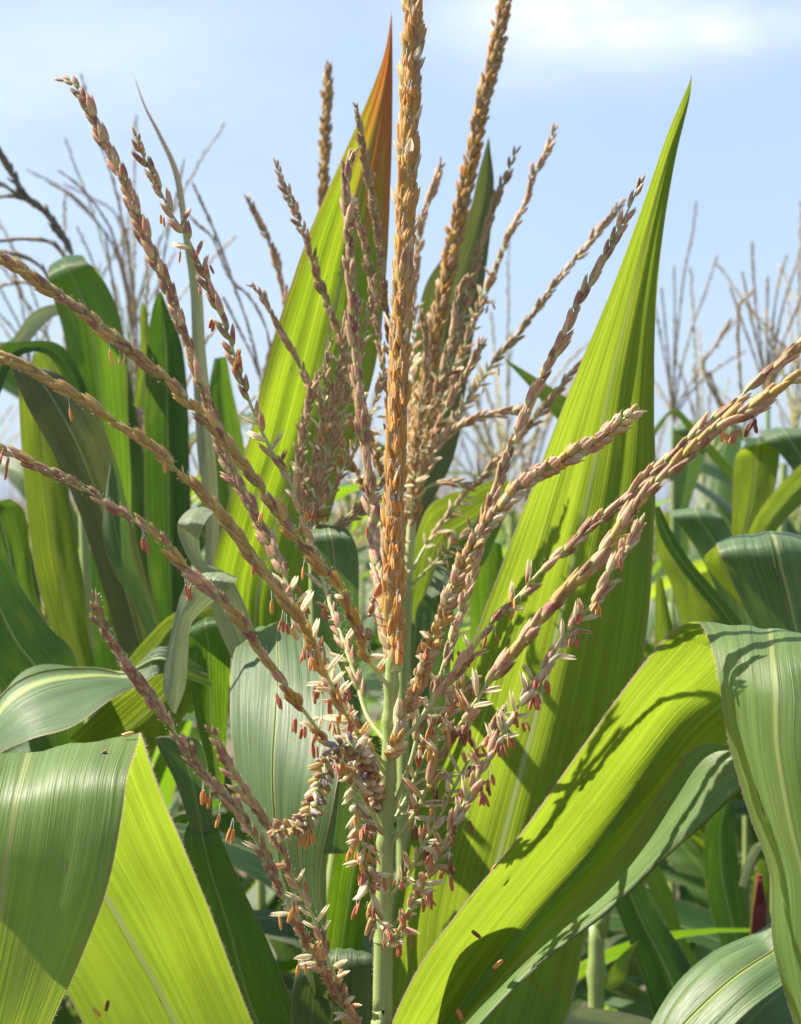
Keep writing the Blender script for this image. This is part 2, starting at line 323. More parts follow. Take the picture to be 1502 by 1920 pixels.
# ------------------------------------------------------------------ leaves
def leaf(plant, rungs, d, mat='leaf', per=6, nx=12, arch=0.10, ridge=0.0, wave=0.0, name='leaf', label=None,
         rib=True, fringe=None, mode='px', seed=None, corr=0.0, jag=0.0, slit=None):
    """rungs run from the base to the tip; each is the row of points across the blade"""
    rg = random.Random(seed if seed is not None else len(bpy.data.objects))
    org = plant.location
    rows = []
    for r in rungs:
        if mode == 'px': rows.append([P(q[0], q[1], d + (q[2] if len(q) > 2 else 0)) for q in r])
        else: rows.append(r)
    k = max(len(r) for r in rows)
    for i, r in enumerate(rows):
        if len(r) == 1: rows[i] = [r[0].copy() for _ in range(k)]
    cols = [spline([r[j] for r in rows], per) for j in range(k)]
    n = len(cols[0]); G = []
    for i in range(n):
        c = [cols[j][i] for j in range(k)]
        if k == 2: line = [c[0].lerp(c[1], t / nx) for t in range(nx + 1)]
        else: line, _ = resample(spline(c, 8), 1e9); line, _ = resample(spline(c, 8), sum((a - b).length for a, b in zip(c, c[1:])) / nx)
        if len(line) != nx + 1:
            L = spline(c, 8); line = [L[min(len(L) - 1, round(t * (len(L) - 1) / nx))] for t in range(nx + 1)]
        G.append(line)
    ph = rg.random() * 6; s = 0; Gn = []; G0 = [list(r) for r in G]
    for i in range(n):
        c = G0[i][nx // 2]; T = (G0[min(i + 2, n - 1)][nx // 2] - G0[max(i - 2, 0)][nx // 2])
        if i: s += (c - G0[i - 1][nx // 2]).length
        Wd = G[i][-1] - G[i][0]; w = Wd.length
        nrm = T.cross(Wd); nrm = nrm.normalized() if nrm.length > 1e-9 else Vector((0, 1, 0))
        if i == 0 or not Gn: flip = 1 if nrm.y > 0 else -1; Gn.append(nrm * flip)
        else:
            nn = nrm if nrm.dot(Gn[-1]) > 0 else -nrm; Gn.append(nn)
        nn = Gn[-1]
        row = []
        for j in range(nx + 1):
            t = j / nx; q = 2 * t - 1
            off = arch * w * (1 - abs(q) ** 1.25) + ridge * w * (1 - min(1, abs(q) * 6))
            off += wave * w * (q * q) * math.sin(s * 46 + ph + (2.2 if q > 0 else 0)) 
            off += corr * w * math.sin(t * 31 + ph + math.sin(s * 9) * .8)
            off += .034 * w * noise.noise(Vector((t * 4, s * 20, ph * 7)))
            p = G[i][j] + nn * off
            if jag and j in (0, nx): p = p + Wd * (jag * noise.noise(Vector((s * 260, ph, j))))
            row.append(p)
        G[i] = row
    mb = MB(); tn = rg.random()
    if slit:
        sj, s0, s1 = slit
        for i in range(s0, s1 + 1): G[i][sj + 1] = G[i][sj].lerp(G[i][sj + 1], .02 + .5 * math.sin(math.pi * (i - s0) / (s1 - s0)))
    mb.grid(G, [[(j / nx, i / (n - 1)) for j in range(nx + 1)] for i in range(n)], 0, tn)
    if slit:
        kill = {i * nx + sj for i in range(s0, s1)}
        mb.f = [f for q, f in enumerate(mb.f) if q not in kill]; mb.m = [0] * len(mb.f)
    o = link(name, mb.mesh(name, [mat], org), plant)
    if label: o['label'] = label
    if rib:
        m2 = MB(); c = [G[i][nx // 2] - Gn[i] * .0004 for i in range(n)]
        wr = max((r[-1] - r[0]).length for r in G)
        tube(m2, c, lambda t: wr * (.006 * (1 - t) + .0015), 6, 0, tn, .5)
        link('midrib', m2.mesh('midrib', ['rib'], org), o)
    if fringe:
        m3 = MB(); side, cnt, ln = fringe
        for _ in range(cnt):
            i = rg.uniform(0, n - 1.01); a = int(i); f = i - a
            e = 0 if side == 'L' else nx; e2 = 1 if side == 'L' else nx - 1
            p = G[a][e].lerp(G[a + 1][e], f); outd = (G[a][e] - G[a][e2]).normalized(); T = (G[a + 1][e] - G[a][e]).normalized()
            dr = (outd + T * rg.uniform(-.2, 1.0) + Gn[a] * rg.uniform(-.5, .5)).normalized() * ln * rg.uniform(.4, 1.1)
            sd = T * 0.00005
            m3.add([p - sd, p + sd, p + dr], [(0, 1, 2)], [(0, 0)] * 3)
        h = link('edge_hairs', m3.mesh('edge_hairs', ['hair'], org), o); h['kind'] = 'stuff'
    return o

# ------------------------------------------------------------------ spikelets
def lemon(mb, w=1, th=1, L=1, off=Vector((0, 0, 0)), tilt=0, seg=8, rings=6, tn=0, mi=0, point=.75, bend=0.0, skew=0):
    rows = []; uvr = []
    for i in range(rings + 1):
        t = i / rings
        r = (math.sin(math.pi * min(1, t * .93 + .05) ** point)) ** .85 * .5 if i < rings else .015
        if i == 0: r = .10
        c = Vector((math.sin(tilt) * t * L + bend * t * t, skew * t * t, math.cos(tilt) * t * L)) + off
        row = []
        for k in range(seg):
            a = 2 * math.pi * k / seg
            row.append(c + Vector((math.cos(a) * r * w, math.sin(a) * r * th, 0)))
        rows.append(row); uvr.append([(abs(2 * k / seg - 1), t) for k in range(seg)])
    mb.grid(rows, uvr, mi, tn, wrap=True)
def husk(mb, w, th, L, tilt, tn, off=Vector((0, 0, 0)), sgn=1, nx=4, ny=6):
    """an open boat shaped glume"""
    rows = []; uvr = []
    for i in range(ny + 1):
        t = i / ny; r = math.sin(math.pi * (t * .92 + .05) ** .8) ** .8 * .5
        c = off + Vector((0, sgn * math.sin(tilt) * t * L, math.cos(tilt) * t * L))
        rows.append([c + Vector((math.sin((j / nx - .5) * math.pi) * r * w, sgn * math.cos((j / nx - .5) * math.pi) * r * th, 0)) for j in range(nx + 1)])
        uvr.append([(j / nx, t) for j in range(nx + 1)])
    mb.grid(rows, uvr, 0, tn)
SPK = {}
def spikelet_mb(v, kind='closed'):
    key = (v, kind)
    if key in SPK: return SPK[key]
    r = random.Random(v * 7 + 3); mb = MB()
    if kind == 'closed':
        lemon(mb, 1, 1, 1, tn=0, point=r.uniform(.62, .8), bend=r.uniform(-.12, .12), skew=.12)
        lemon(mb, .72, .75, r.uniform(.8, .92), off=Vector((r.choice((-1, 1)) * .2, .16, .05)), tilt=r.uniform(-.03, .03), tn=.35, seg=6, rings=5, skew=.3)
    elif kind == 'plump':
        lemon(mb, 1.05, 1.1, .95, tn=0, point=.8, skew=.1)
        lemon(mb, .8, .8, .75, off=Vector((r.choice((-1, 1)) * .28, .22, .02)), tn=.4, seg=6, rings=5, skew=.25)
        lemon(mb, .22, .2, .3, off=Vector((.05, .1, .85)), tn=.7, seg=4, rings=3)
    else:
        husk(mb, .95, .7, 1, r.uniform(.14, .32), 0, sgn=1); husk(mb, .85, .7, .92, r.uniform(.10, .26), .3, sgn=-1)
        lemon(mb, .4, .3, .7, tn=.6, seg=5, rings=4)
    SPK[key] = mb; return mb
MESH = {}
def spikelet_mesh(v, kind, mat):
    key = (v, kind, mat)
    if key not in MESH: MESH[key] = spikelet_mb(v, kind).mesh('spikelet', [mat])
    return MESH[key]
def anther_mb(v, mi_an=0):
    key = ('an', v)
    if key in SPK: return SPK[key]
    r = random.Random(v + 50); mb = MB()
    # local frame: hangs along -Z from the origin, 1 unit = 1 mm
    fl = [1.0, 2.0, 3.2, 4.4][v % 4]; bx = r.uniform(-.8, .8)
    end = Vector((bx, r.uniform(-.6, .2), -fl))
    fil = spline([Vector((0, 0, 0)), Vector((bx * .8, end.y * .6, .25 - fl * .25)), end], 3)
    tube(mb, fil, .12, 4, 1)
    tl = Vector((r.uniform(-.3, .3), r.uniform(-.3, .3), -1)).normalized(); L = r.uniform(4.0, 5.6)
    for sx in (-1, 1):
        pts = []
        for i in range(6):
            t = i / 5
            pts.append(end + tl * L * t + Vector((sx * (.26 + .14 * math.sin(t * 3.1)), 0, 0)) + Vector((0.25 * bx * t * t, 0, 0)))
        tube(mb, pts, lambda t: .14 + .38 * math.sin(math.pi * min(1, t * .9 + .08)) ** .5, 6, 0, r.random())
    SPK[key] = mb; return mb
def anther_mesh(v, mat):
    key = ('an', v, mat)
    if key not in MESH: MESH[key] = anther_mb(v).mesh('anther', [mat, 'filament'])
    return MESH[key]

class Tassel:
    def __init__(s, plant, limit=300, d0=0):
        s.plant = plant; s.pl = {'spikelet': [], 'open_spikelet': [], 'anther': []}; s.limit = limit; s.samples = []; s.d0 = d0
    def put(s, name, M4, kind, v, mat, parent, score): s.pl[name].append((score, M4, kind, v, mat, parent))
    def finish(s):
        inv = Matrix.Translation(-s.plant.location)
        for name, lst in s.pl.items():
            lst.sort(key=lambda q: -q[0]); rest = {}
            for i, (sc, M4, kind, v, mat, parent) in enumerate(lst):
                if i < s.limit:
                    me = anther_mesh(v, mat) if kind == 'an' else spikelet_mesh(v, kind, mat)
                    o = link(name, me, parent); o.matrix_basis = inv @ M4
                else: rest.setdefault('x', []).append((M4, kind, v, mat))
            if rest:
                mb = MB(); mats = []
                for M4, kind, v, mat in rest['x']:
                    src = anther_mb(v) if kind == 'an' else spikelet_mb(v, kind)
                    for q in (mat, 'filament'):
                        if q not in mats: mats.append(q)
                    tn = rnd.random(); b = len(mb.v)
                    mb.v += [M4 @ p for p in src.v]; mb.uv += src.uv; mb.t += [x + tn for x in src.t]
                    mb.f += [tuple(i + b for i in f) for f in src.f]
                    mb.m += [mats.index(mat) if m == 0 else mats.index('filament') for m in src.m]
                o = link(name + '_mass', mb.mesh(name + '_mass', mats, s.plant.location), s.plant); o['kind'] = 'stuff'

def frame(T, o, a):
    Z = (T * math.cos(a) + o * math.sin(a)).normalized(); Y = (o * math.cos(a) - T * math.sin(a)).normalized(); X = Y.cross(Z)
    return X, Y, Z
def mat4(X, Y, Z, loc, sx, sy, sz):
    m = Matrix.Identity(4)
    for i in range(3): m[i][0] = X[i] * sx; m[i][1] = Y[i] * sy; m[i][2] = Z[i] * sz; m[i][3] = loc[i]
    return m

def branch(T, pts, d, pal, dt=0.0, bare=60, L=48, wd=14, step=11, ang=8, opens=0.0, openzone=(0, .5), kind='closed', rad=4.0,
           name='tassel_branch', rows='two', label=None, anth=('an_r', 'an_o'), anth_p=.5, merged=False, openang=(30, 65)):
    """pts run from the tip to the base in picture coordinates"""
    pts = pts[::-1]; n = len(pts)
    d0 = T.d0 if T.d0 else d
    if T.d0 == D and rows == 'two' and abs(pts[0][0] - 725) < 45 and pts[0][1] > 1200:
        pts[0] = (719 + (1765 - min(1765, pts[0][1])) * .028,) + tuple(pts[0][1:2])
    q = [P(p[0], p[1], d0 + (d - d0) * min(1, 3.5 * i / (n - 1)) + (p[2] if len(p) > 2 else 0) + dt * (i / (n - 1)) ** 1.3) for i, p in enumerate(pts)]
    u = px(d)
    line, tot = resample(spline(q, 8), 6 * u)
    mb = MB(); nn = len(line)
    tube(mb, line, lambda t: u * (rad * (1 - t * .7) + .6), 7, 0, rnd.random())
    bo = None
    if not merged:
        bo = link(name, mb.mesh(name, ['rachis'], T.plant.location), T.plant)
        if label: bo['label'] = label
    for i, p in enumerate(line): T.samples.append((p, bo, d, i / nn))
    s = bare * u; k = 0; tw = rnd.uniform(0, 6.28)
    mats = ['rachis']
    while s < tot:
        f = s / tot; x = f * (nn - 1); a = min(int(x), nn - 2); c = line[a].lerp(line[a + 1], x - a)
        Tn = (line[min(a + 2, nn - 1)] - line[max(a - 1, 0)]).normalized()
        fr = Vector((0, -1, 0)); fr = (fr - Tn * fr.dot(Tn)).normalized(); sd = Tn.cross(fr)
        endf = min(1.0, (1 - f) * 7 + .55); stf = min(1.0, .6 + f * 6)
        if rows == 'two':
            th = [70, -70, 52, -84, 88, -52, 74, -66][k % 8] + rnd.uniform(-20, 20) + 18 * math.sin(s * 40 + tw)
        else: th = k * 137.5 + rnd.uniform(-14, 14)
        th = R(th); o = fr * math.cos(th) + sd * math.sin(th)
        zone = openzone[0] <= f <= openzone[1]
        op = zone and rnd.random() < opens
        an = R(rnd.uniform(*openang)) if op else R(max(1, rnd.gauss(ang, 4.0 if ang < 9 else 6.0)))
        X, Y, Z = frame(Tn, o, an); sz = rnd.uniform(.80, 1.14); ln = L * u * sz * rnd.uniform(.9, 1.12) * endf; w_ = wd * u * sz * rnd.uniform(.85, 1.18) * endf
        kd = 'open' if op else kind
        v = rnd.randrange(5)
        pm = pal[rnd.randrange(len(pal))] if not op else ('palehusk' if rnd.random() < .75 else pal[0])
        loc = c + o * (u * rad * .55)
        m4 = mat4(X, Y, Z, loc, w_, w_ * .8, ln)
        if rnd.random() < .5: pass
        if merged:
            if pm not in mats: mats.append(pm)
            src = spikelet_mb(v, kd); tn = rnd.random(); b = len(mb.v)
            mb.v += [m4 @ p for p in src.v]; mb.uv += src.uv; mb.t += [q_ + tn for q_ in src.t]
            mb.f += [tuple(i + b for i in ff) for ff in src.f]; mb.m += [mats.index(pm)] * len(src.f)
        else:
            T.put('open_spikelet' if op else 'spikelet', m4, kd, v, pm, bo, ln * (1.2 if o.y < 0 else .6) * (1.3 if 0 < (c.x / (K * (c.y - CY)) * 1920 + 751) < 1502 else .2))
            if op and rnd.random() < anth_p:
                tip = loc + Z * ln * .55
                cl = rnd.choice(anth)
                for _ in range(rnd.randint(1, 3)):
                    hang(T, tip + Vector((rnd.uniform(-5, 5) * u, rnd.uniform(-6, 2) * u, rnd.uniform(-3, 3) * u)), cl, bo)
        s += step * u * rnd.uniform(.75, 1.25) * (1.9 if rows == 'two' and rnd.random() < .07 else 1); k += 1
    # fine hairs
    if not merged:
        hb = MB()
        for _ in range(int(tot / u * .55)):
            x = rnd.uniform(0, nn - 1.01); a = int(x); c = line[a].lerp(line[a + 1], x - a); Tn = (line[a + 1] - line[a]).normalized()
            th = rnd.uniform(0, 6.28); fr = Vector((0, -1, 0)); fr = (fr - Tn * fr.dot(Tn)).normalized(); sd = Tn.cross(fr)
            o = fr * math.cos(th) + sd * math.sin(th); rr = (rad + (wd * .62 if x / nn > bare * u / tot else 0)) * u
            p = c + o * rr * rnd.uniform(.8, 1.0); dr = (o + Tn * .8).normalized() * rnd.uniform(3, 7) * u
            w = Tn.cross(o) * .35 * u
            hb.add([p - w, p + w, p + dr], [(0, 1, 2)], [(0, 0)] * 3)
        h = link('hairs', hb.mesh('hairs', ['hair'], T.plant.location), bo); h['kind'] = 'stuff'
        return bo
    bo = link(name, mb.mesh(name, mats, T.plant.location), T.plant)
    return bo

def hang(T, p, mat, parent, sc=1.0, tilt=.25, v=None):
    v = rnd.randrange(12) if v is None else v; k = .00092 * sc * rnd.uniform(.85, 1.12)
    m = Matrix.Translation(p) @ Matrix.Rotation(rnd.uniform(0, 6.28), 4, 'Z') @ Matrix.Rotation(rnd.gauss(0, tilt), 4, 'X') @ Matrix.Scale(k, 4)
    T.put('anther', m, 'an', v, mat, parent, rnd.random() + 1)

# ================================================================== ground
gm = MB()
gm.add([Vector((-1500, -60, 0)), Vector((1500, -60, 0)), Vector((1500, 2500, 0)), Vector((-1500, 2500, 0))], [(0, 1, 2, 3)], [(0, 0), (300, 0), (300, 250), (0, 250)])
g = link('ground', gm.mesh('ground', ['soil'])); g['kind'] = 'structure'

def stalk(plant, pts, r0, r1, name='stalk', seg=12, nodes=(), mat='stalk'):
    line, tot = resample(spline(pts, 8), .012); mb = MB()
    def rad(t):
        r = r0 + (r1 - r0) * t
        for q in nodes: r *= 1 + .28 * math.exp(-((t - q) * tot / .006) ** 2)
        return r
    tube(mb, line, rad, seg, 0, rnd.random()); return link(name, mb.mesh(name, [mat], plant.location), plant)

# ================================================================== main plant
D = 0.80
base = P(722, 2000, D); base.z = 0
main = thing('maize_plant', 'nearest maize plant in sharp focus, its flowering tassel of straw and purple branches', 'maize plant', base)
T = Tassel(main, d0=D)
top_st = [Vector((base.x, base.y, 0)), Vector((base.x + .004, base.y, .8)), P(716, 2300, D), P(717, 1920, D), P(719, 1765, D)]
stalk(main, top_st, .013, 34 / 2 * px() * 1.05, seg=16)
ax = [P(719, 1765, D), P(722, 1600, D), P(728, 1450, D), P(732, 1330, D), P(735, 1255, D), P(736, 1205, D)]
mb = MB(); line, tot = resample(spline(ax, 8), .002)
def axr(t):
    r = (17.5 - 4.5 * t) * px() * .95 * (1 if t < .93 else 1 - (t - .93) * 9)
    for q in (.0, .33, .55, .74, .86): r += 3.2 * px() * math.exp(-((t - q) / .020) ** 2)
    return r
tube(mb, line, axr, 14, 0, .4)
axis = link('tassel_axis', mb.mesh('tassel_axis', ['stalk'], main.location), main)
# ciliate hairs on axis and stalk
hb = MB()
for _ in range(900):
    v = rnd.uniform(1180, 1915); side = rnd.choice((-1, -1, 1)); ux = 717 + (1765 - v) * .03 if v < 1765 else 717
    rr = (17.5 - 4.5 * (1765 - v) / 600 if v < 1765 else 18) * px() * .95; th = rnd.uniform(-1.2, 1.2)
    o = Vector((side * math.cos(th), -math.sin(th), 0)); p = P(ux, v, D) + o * rr
    dr = (o + Vector((0, 0, .3))).normalized() * rnd.uniform(3, 7) * px(); w = Vector((0, 0, .00007))
    hb.add([p - w, p + w, p + dr], [(0, 1, 2)], [(0, 0)] * 3)
h = link('hairs', hb.mesh('hairs', ['hair'], main.location), axis); h['kind'] = 'stuff'

branch(T, [(777, -90), (773, 60), (768, 200), (763, 330), (757, 480), (752, 620), (745, 780), (740, 920), (738, 1060), (738, 1200), (738, 1260)], D, ['spike', 'spike', 'spike', 'gold', 'brown'], dt=.05,
       bare=6, L=50, wd=19, step=3.2, ang=8, rad=14.5, rows='spiral', name='central_spike', opens=.05, openzone=(0, 1), openang=(14, 30), anth_p=.15, anth=('an_o',))
B = lambda *a, **k: branch(T, *a, **k)
NPAL = ['purple', 'purple', 'gold']
B([(118, 148), (140, 160), (165, 205), (205, 285), (237, 350), (258, 410), (283, 470), (312, 535), (335, 600), (362, 680), (400, 787), (433, 883), (460, 930), (490, 993), (520, 1050), (560, 1150), (600, 1240), (650, 1330), (690, 1400), (716, 1455)],
  D + .05, ['purple', 'purple', 'pink'], dt=.04, bare=70, L=46, wd=15.6, step=14.1, opens=.5, openzone=(0, .28))
B([(254, 248), (262, 280), (290, 335), (318, 395), (348, 440), (375, 495), (400, 560), (425, 620), (450, 700), (478, 780), (512, 850), (545, 905), (567, 967), (590, 1040), (612, 1110), (627, 1160), (645, 1205), (668, 1275), (690, 1345), (714, 1398)],
  D + .055, ['purple', 'pink'], dt=.01, bare=110, L=42, wd=12.9, step=15.7, ang=11, opens=.35, openzone=(.1, .85), anth_p=.3)
B([(-60, 455), (5, 485), (60, 520), (95, 545), (150, 580), (200, 622), (260, 670), (310, 710), (345, 745), (390, 790), (425, 830), (465, 885), (510, 945), (550, 1000), (590, 1050), (633, 1100), (657, 1150), (680, 1205), (697, 1245), (714, 1292)],
  D - .05, ['gold', 'gold', 'purple'], dt=-.02, bare=60, L=50, wd=16.6, step=14.1, ang=5, opens=.15, openzone=(0, .3), anth=('an_o', 'an_y'))
B([(-80, 640), (0, 670), (30, 680), (70, 700), (115, 728), (160, 755), (205, 785), (250, 812), (300, 850), (340, 890), (385, 930), (430, 985), (470, 1040), (510, 1090), (543, 1140), (575, 1185), (600, 1240), (641, 1325), (670, 1375), (700, 1420), (716, 1458)],
  D - .06, ['gold'], dt=-.02, bare=90, L=50, wd=15.6, step=14.1, ang=5, opens=.6, openzone=(.05, .28), anth=('an_o', 'an_r'))
B([(-70, 825), (-10, 838), (40, 858), (90, 885), (150, 912), (220, 955), (270, 985), (310, 1020), (350, 1068), (395, 1105), (440, 1150), (475, 1200), (508, 1250), (545, 1300), (575, 1340), (606, 1382), (650, 1440), (690, 1510), (716, 1575)],
  D - .045, ['pink', 'gold', 'purple'], dt=-.02, bare=120, L=46, wd=13.8, step=14.1, ang=5, opens=.7, openzone=(.0, .30), anth=('an_r', 'an_o', 'an_r'), openang=(25, 70))
B([(188, 1112), (180, 1125), (190, 1165), (212, 1205), (240, 1250), (270, 1290), (305, 1340), (340, 1390), (372, 1440), (405, 1478), (440, 1515), (470, 1560), (498, 1610), (525, 1665), (550, 1715), (580, 1775), (605, 1820), (635, 1870), (665, 1925), (700, 2010), (716, 2080)],
  D - .07, ['purple', 'purple', 'pink'], dt=-.02, bare=170, L=44, wd=13.8, step=13.6, ang=7, opens=.12, openzone=(.2, .6), anth=('an_o',))
B([(398, 1368), (415, 1405), (440, 1455), (470, 1500), (500, 1545), (530, 1600), (556, 1660), (585, 1715), (605, 1770), (625, 1825), (650, 1880), (675, 1940), (706, 2030)],
  D - .05, ['pink', 'purple'], dt=-.01, bare=150, L=42, wd=12.0, step=12.5, ang=11, opens=.4, openzone=(.2, .7), anth_p=.1)
B([(660, 290), (650, 325), (652, 400), (655, 470), (660, 560), (665, 640), (672, 720), (680, 800), (690, 880), (698, 960), (705, 1040), (714, 1110), (722, 1190), (730, 1275)],
  D + .05, ['pink', 'purple'], dt=.03, bare=60, L=50, wd=15.6, step=13.6, ang=5)
B([(1203, 335), (1188, 372), (1165, 420), (1140, 470), (1105, 530), (1080, 580), (1055, 635), (1025, 690), (1000, 740), (975, 800), (955, 845), (935, 905), (915, 960), (895, 1040), (880, 1100), (862, 1150), (840, 1220), (815, 1300), (790, 1350), (770, 1430), (736, 1548)],
  D + .01, ['pink', 'purple', 'pink'], dt=.02, bare=150, L=46, wd=12.9, step=15.2, ang=7, opens=.5, openzone=(.1, .35))
B([(1200, 766), (1170, 785), (1140, 812), (1100, 838), (1050, 866), (1005, 893), (965, 925), (935, 960), (910, 990), (885, 1030), (865, 1075), (848, 1110), (830, 1160), (808, 1215), (785, 1275), (762, 1330), (733, 1395)],
  D - .05, ['palehusk', 'gold', 'pink'], dt=-.01, bare=50, L=34, wd=16.6, step=7.9, ang=20, kind='plump', rad=6, anth=('an_o',), opens=.10, openzone=(0, .4))
B([(1560, 610), (1502, 645), (1450, 690), (1410, 725), (1370, 760), (1320, 800), (1280, 838), (1230, 880), (1185, 925), (1150, 955), (1100, 995), (1065, 1030), (1020, 1065), (980, 1110), (935, 1155), (900, 1195), (872, 1240), (819, 1308), (780, 1362), (734, 1405)],
  D + .0, ['pink', 'purple'], dt=-.03, bare=110, L=50, wd=14.7, step=15.2, ang=5, opens=.4, openzone=(0, .45), openang=(25, 60))
B([(1570, 665), (1502, 705), (1450, 735), (1400, 770), (1350, 798), (1300, 840), (1250, 890), (1210, 925), (1170, 980), (1130, 1035), (1080, 1090), (1040, 1130), (1000, 1175), (960, 1225), (915, 1282), (872, 1346), (829, 1410), (794, 1495), (760, 1550), (728, 1590)],
  D - .02, ['pink', 'gold', 'purple'], dt=-.05, bare=90, L=56, wd=18.4, step=15.2, ang=5, opens=.65, openzone=(0, .30))
B([(1200, 985), (1172, 1030), (1140, 1080), (1115, 1125), (1080, 1170), (1045, 1215), (1010, 1265), (980, 1310), (950, 1360), (915, 1420), (880, 1490), (850, 1545), (820, 1610), (790, 1660), (765, 1710), (745, 1750), (730, 1785)],
  D - .05, ['pink', 'palehusk', 'pink'], dt=-.02, bare=30, L=44, wd=13.8, step=11.4, ang=11, opens=.42, openzone=(0, .95), anth=('an_r', 'an_r', 'an_d'), anth_p=.55)
B([(950, 1330), (915, 1380), (880, 1425), (850, 1480), (825, 1530), (790, 1590), (765, 1640), (730, 1690)],
  D - .01, ['pink', 'palehusk'], dt=-.01, bare=40, L=40, wd=12.0, step=13.1, ang=20, opens=.6, openzone=(0, 1), anth=('an_d', 'an_r'), anth_p=.6)
B([(880, 1270), (850, 1320), (820, 1370), (790, 1430), (760, 1500), (732, 1560)],
  D + .01, ['palehusk', 'pink'], dt=-.0, bare=40, L=42, wd=12.0, step=14.1, ang=25, opens=.7, openzone=(0, 1), anth=('an_r', 'an_o'), anth_p=.6)
# stunted, curled branch hanging towards the lens and the drooping one beside it
B([(512, 1562, -.035), (535, 1556, -.03), (560, 1552, -.025), (580, 1530, -.02), (592, 1495, -.012), (605, 1455, -.01), (622, 1415, -.005), (650, 1396), (672, 1410), (690, 1455, .01), (708, 1510, .02), (724, 1560, .02)],
  D - .05, ['purple', 'lilac', 'palehusk', 'gold'], bare=90, L=25, wd=15, step=3.6, ang=48, kind='closed', rad=9, rows='spiral', opens=.25, openzone=(.3, 1), anth_p=.05, name='curled_branch', label='stunted lumpy tassel branch curling over and down')
B([(706, 1742), (700, 1700), (690, 1650), (684, 1600), (676, 1550), (668, 1505), (665, 1460), (672, 1420), (690, 1405), (716, 1440)],
  D - .03, ['palehusk', 'gold', 'pink'], bare=60, L=40, wd=15, step=10, ang=24, opens=.55, openzone=(.2, 1), anth=('an_r', 'an_o'), anth_p=.5, openang=(30, 85))
B([(752, 1330), (748, 1360), (740, 1395), (734, 1420)], D - .02, ['gold', 'palehusk'], bare=8, L=44, wd=16, step=10, ang=12)

AN = '''205 655 1 y;228 672 2 y;130 765 1 o;308 880 1 o;268 1022 3 r;350 1108 3 r;497 962 1 o;474 1070 1 r;572 1080 1 o;514 1130 1 o;522 1190 3 r;545 1180 3 y;608 1150 3 r;
626 1180 1 o;562 1240 4 r;588 1240 4 o;512 1325 3 r;545 1368 4 r;570 1375 2 r;575 1425 2 r;388 1490 3 o;412 1550 1 o;428 1570 2 o;655 1568 4 o;688 1555 4 r;668 1645 4 r;705 1655 3 r;
700 1705 2 r;750 1215 3 o;762 1225 2 o;785 1285 3 o;812 1362 4 r;828 1280 2 r;852 1285 1 o;890 1290 2 r;920 1205 2 r;878 1385 5 d;890 1400 4 r;885 1440 3 d;938 1400 4 r;1000 1312 5 r;1015 1280 4 r;
965 1345 2 r;935 1465 1 r;905 1495 3 r;893 1550 1 d;850 1560 2 d;822 1490 4 d;785 1560 2 d;845 1625 3 d;795 1688 3 y;826 1705 2 r;1075 1200 3 r;1122 1140 3 o;1360 815 3 o;1382 820 2 r;1418 812 4 d;
12 850 3 r;22 870 2 r;673 1000 3 r;303 410 2 o;355 560 2 r;388 625 2 r;745 725 5 o;742 760 6 o;735 790 4 o;748 680 1 y;724 690 2 o;722 905 1 o;735 1000 3 o;752 950 2 o;745 1075 2 o;770 1090 2 o;
748 1140 2 o;862 1090 3 o;828 1150 1 o;870 1230 3 r;840 1235 3 r;600 1290 3 o;620 1310 2 r;640 1340 2 o;585 1560 4 o;575 1570 3 o;785 1225 2 r;770 40 3 o;748 60 3 o;745 120 3 o;752 180 2 o;800 1600 2 d;
745 560 2 o;738 640 3 o;748 700 4 o;750 745 5 o;735 770 4 o;742 830 3 o;728 880 3 o;750 900 3 o;738 945 4 o;725 980 3 o;745 1030 3 o;732 1060 4 o;750 1120 3 o;735 1165 3 o;762 300 2 y;750 420 2 o;765 180 3 o;740 1200 3 o;930 1360 2 r;955 1385 2 r;910 1470 2 r;870 1370 2 r;690 1600 2 o;650 1600 2 o'''
smp = [((p.x / (K * (p.y - CY)) * 1920 + 751), (960 - (p.z - CZ) / (K * (p.y - CY)) * 1920), p, bo) for p, bo, d_, f_ in T.samples if bo]
for tok in AN.replace('\n', '').split(';'):
    a, b, n, c = tok.split(); a, b, n = float(a), float(b), int(n)
    for i in range(n):
        ta = a + rnd.uniform(-5, 5) * math.sqrt(n); tb = b + rnd.uniform(-8, 8)
        best = min(smp, key=lambda q: (q[0] - ta) ** 2 * 1.5 + (q[1] - tb + 24) ** 2 * (1 if q[1] < tb - 10 else 5))
        gap = (tb - 12 - best[1]) * .229 / .92
        v = min(range(4), key=lambda q: abs([1.0, 2.0, 3.2, 4.4][q] - gap)) + 4 * rnd.randrange(3)
        sp_ = best[2].copy(); lat = (ta - best[0]) * px(); lim = 9 * px()
        out_ = rnd.uniform(25, 30) if best[3].name.startswith('central_spike') else rnd.uniform(3, 9)
        hang(T, sp_ + Vector((max(-lim, min(lim, lat)), -out_ * px(), -5 * px())), 'an_' + c, best[3], 1.05, .16, v)
T.finish()

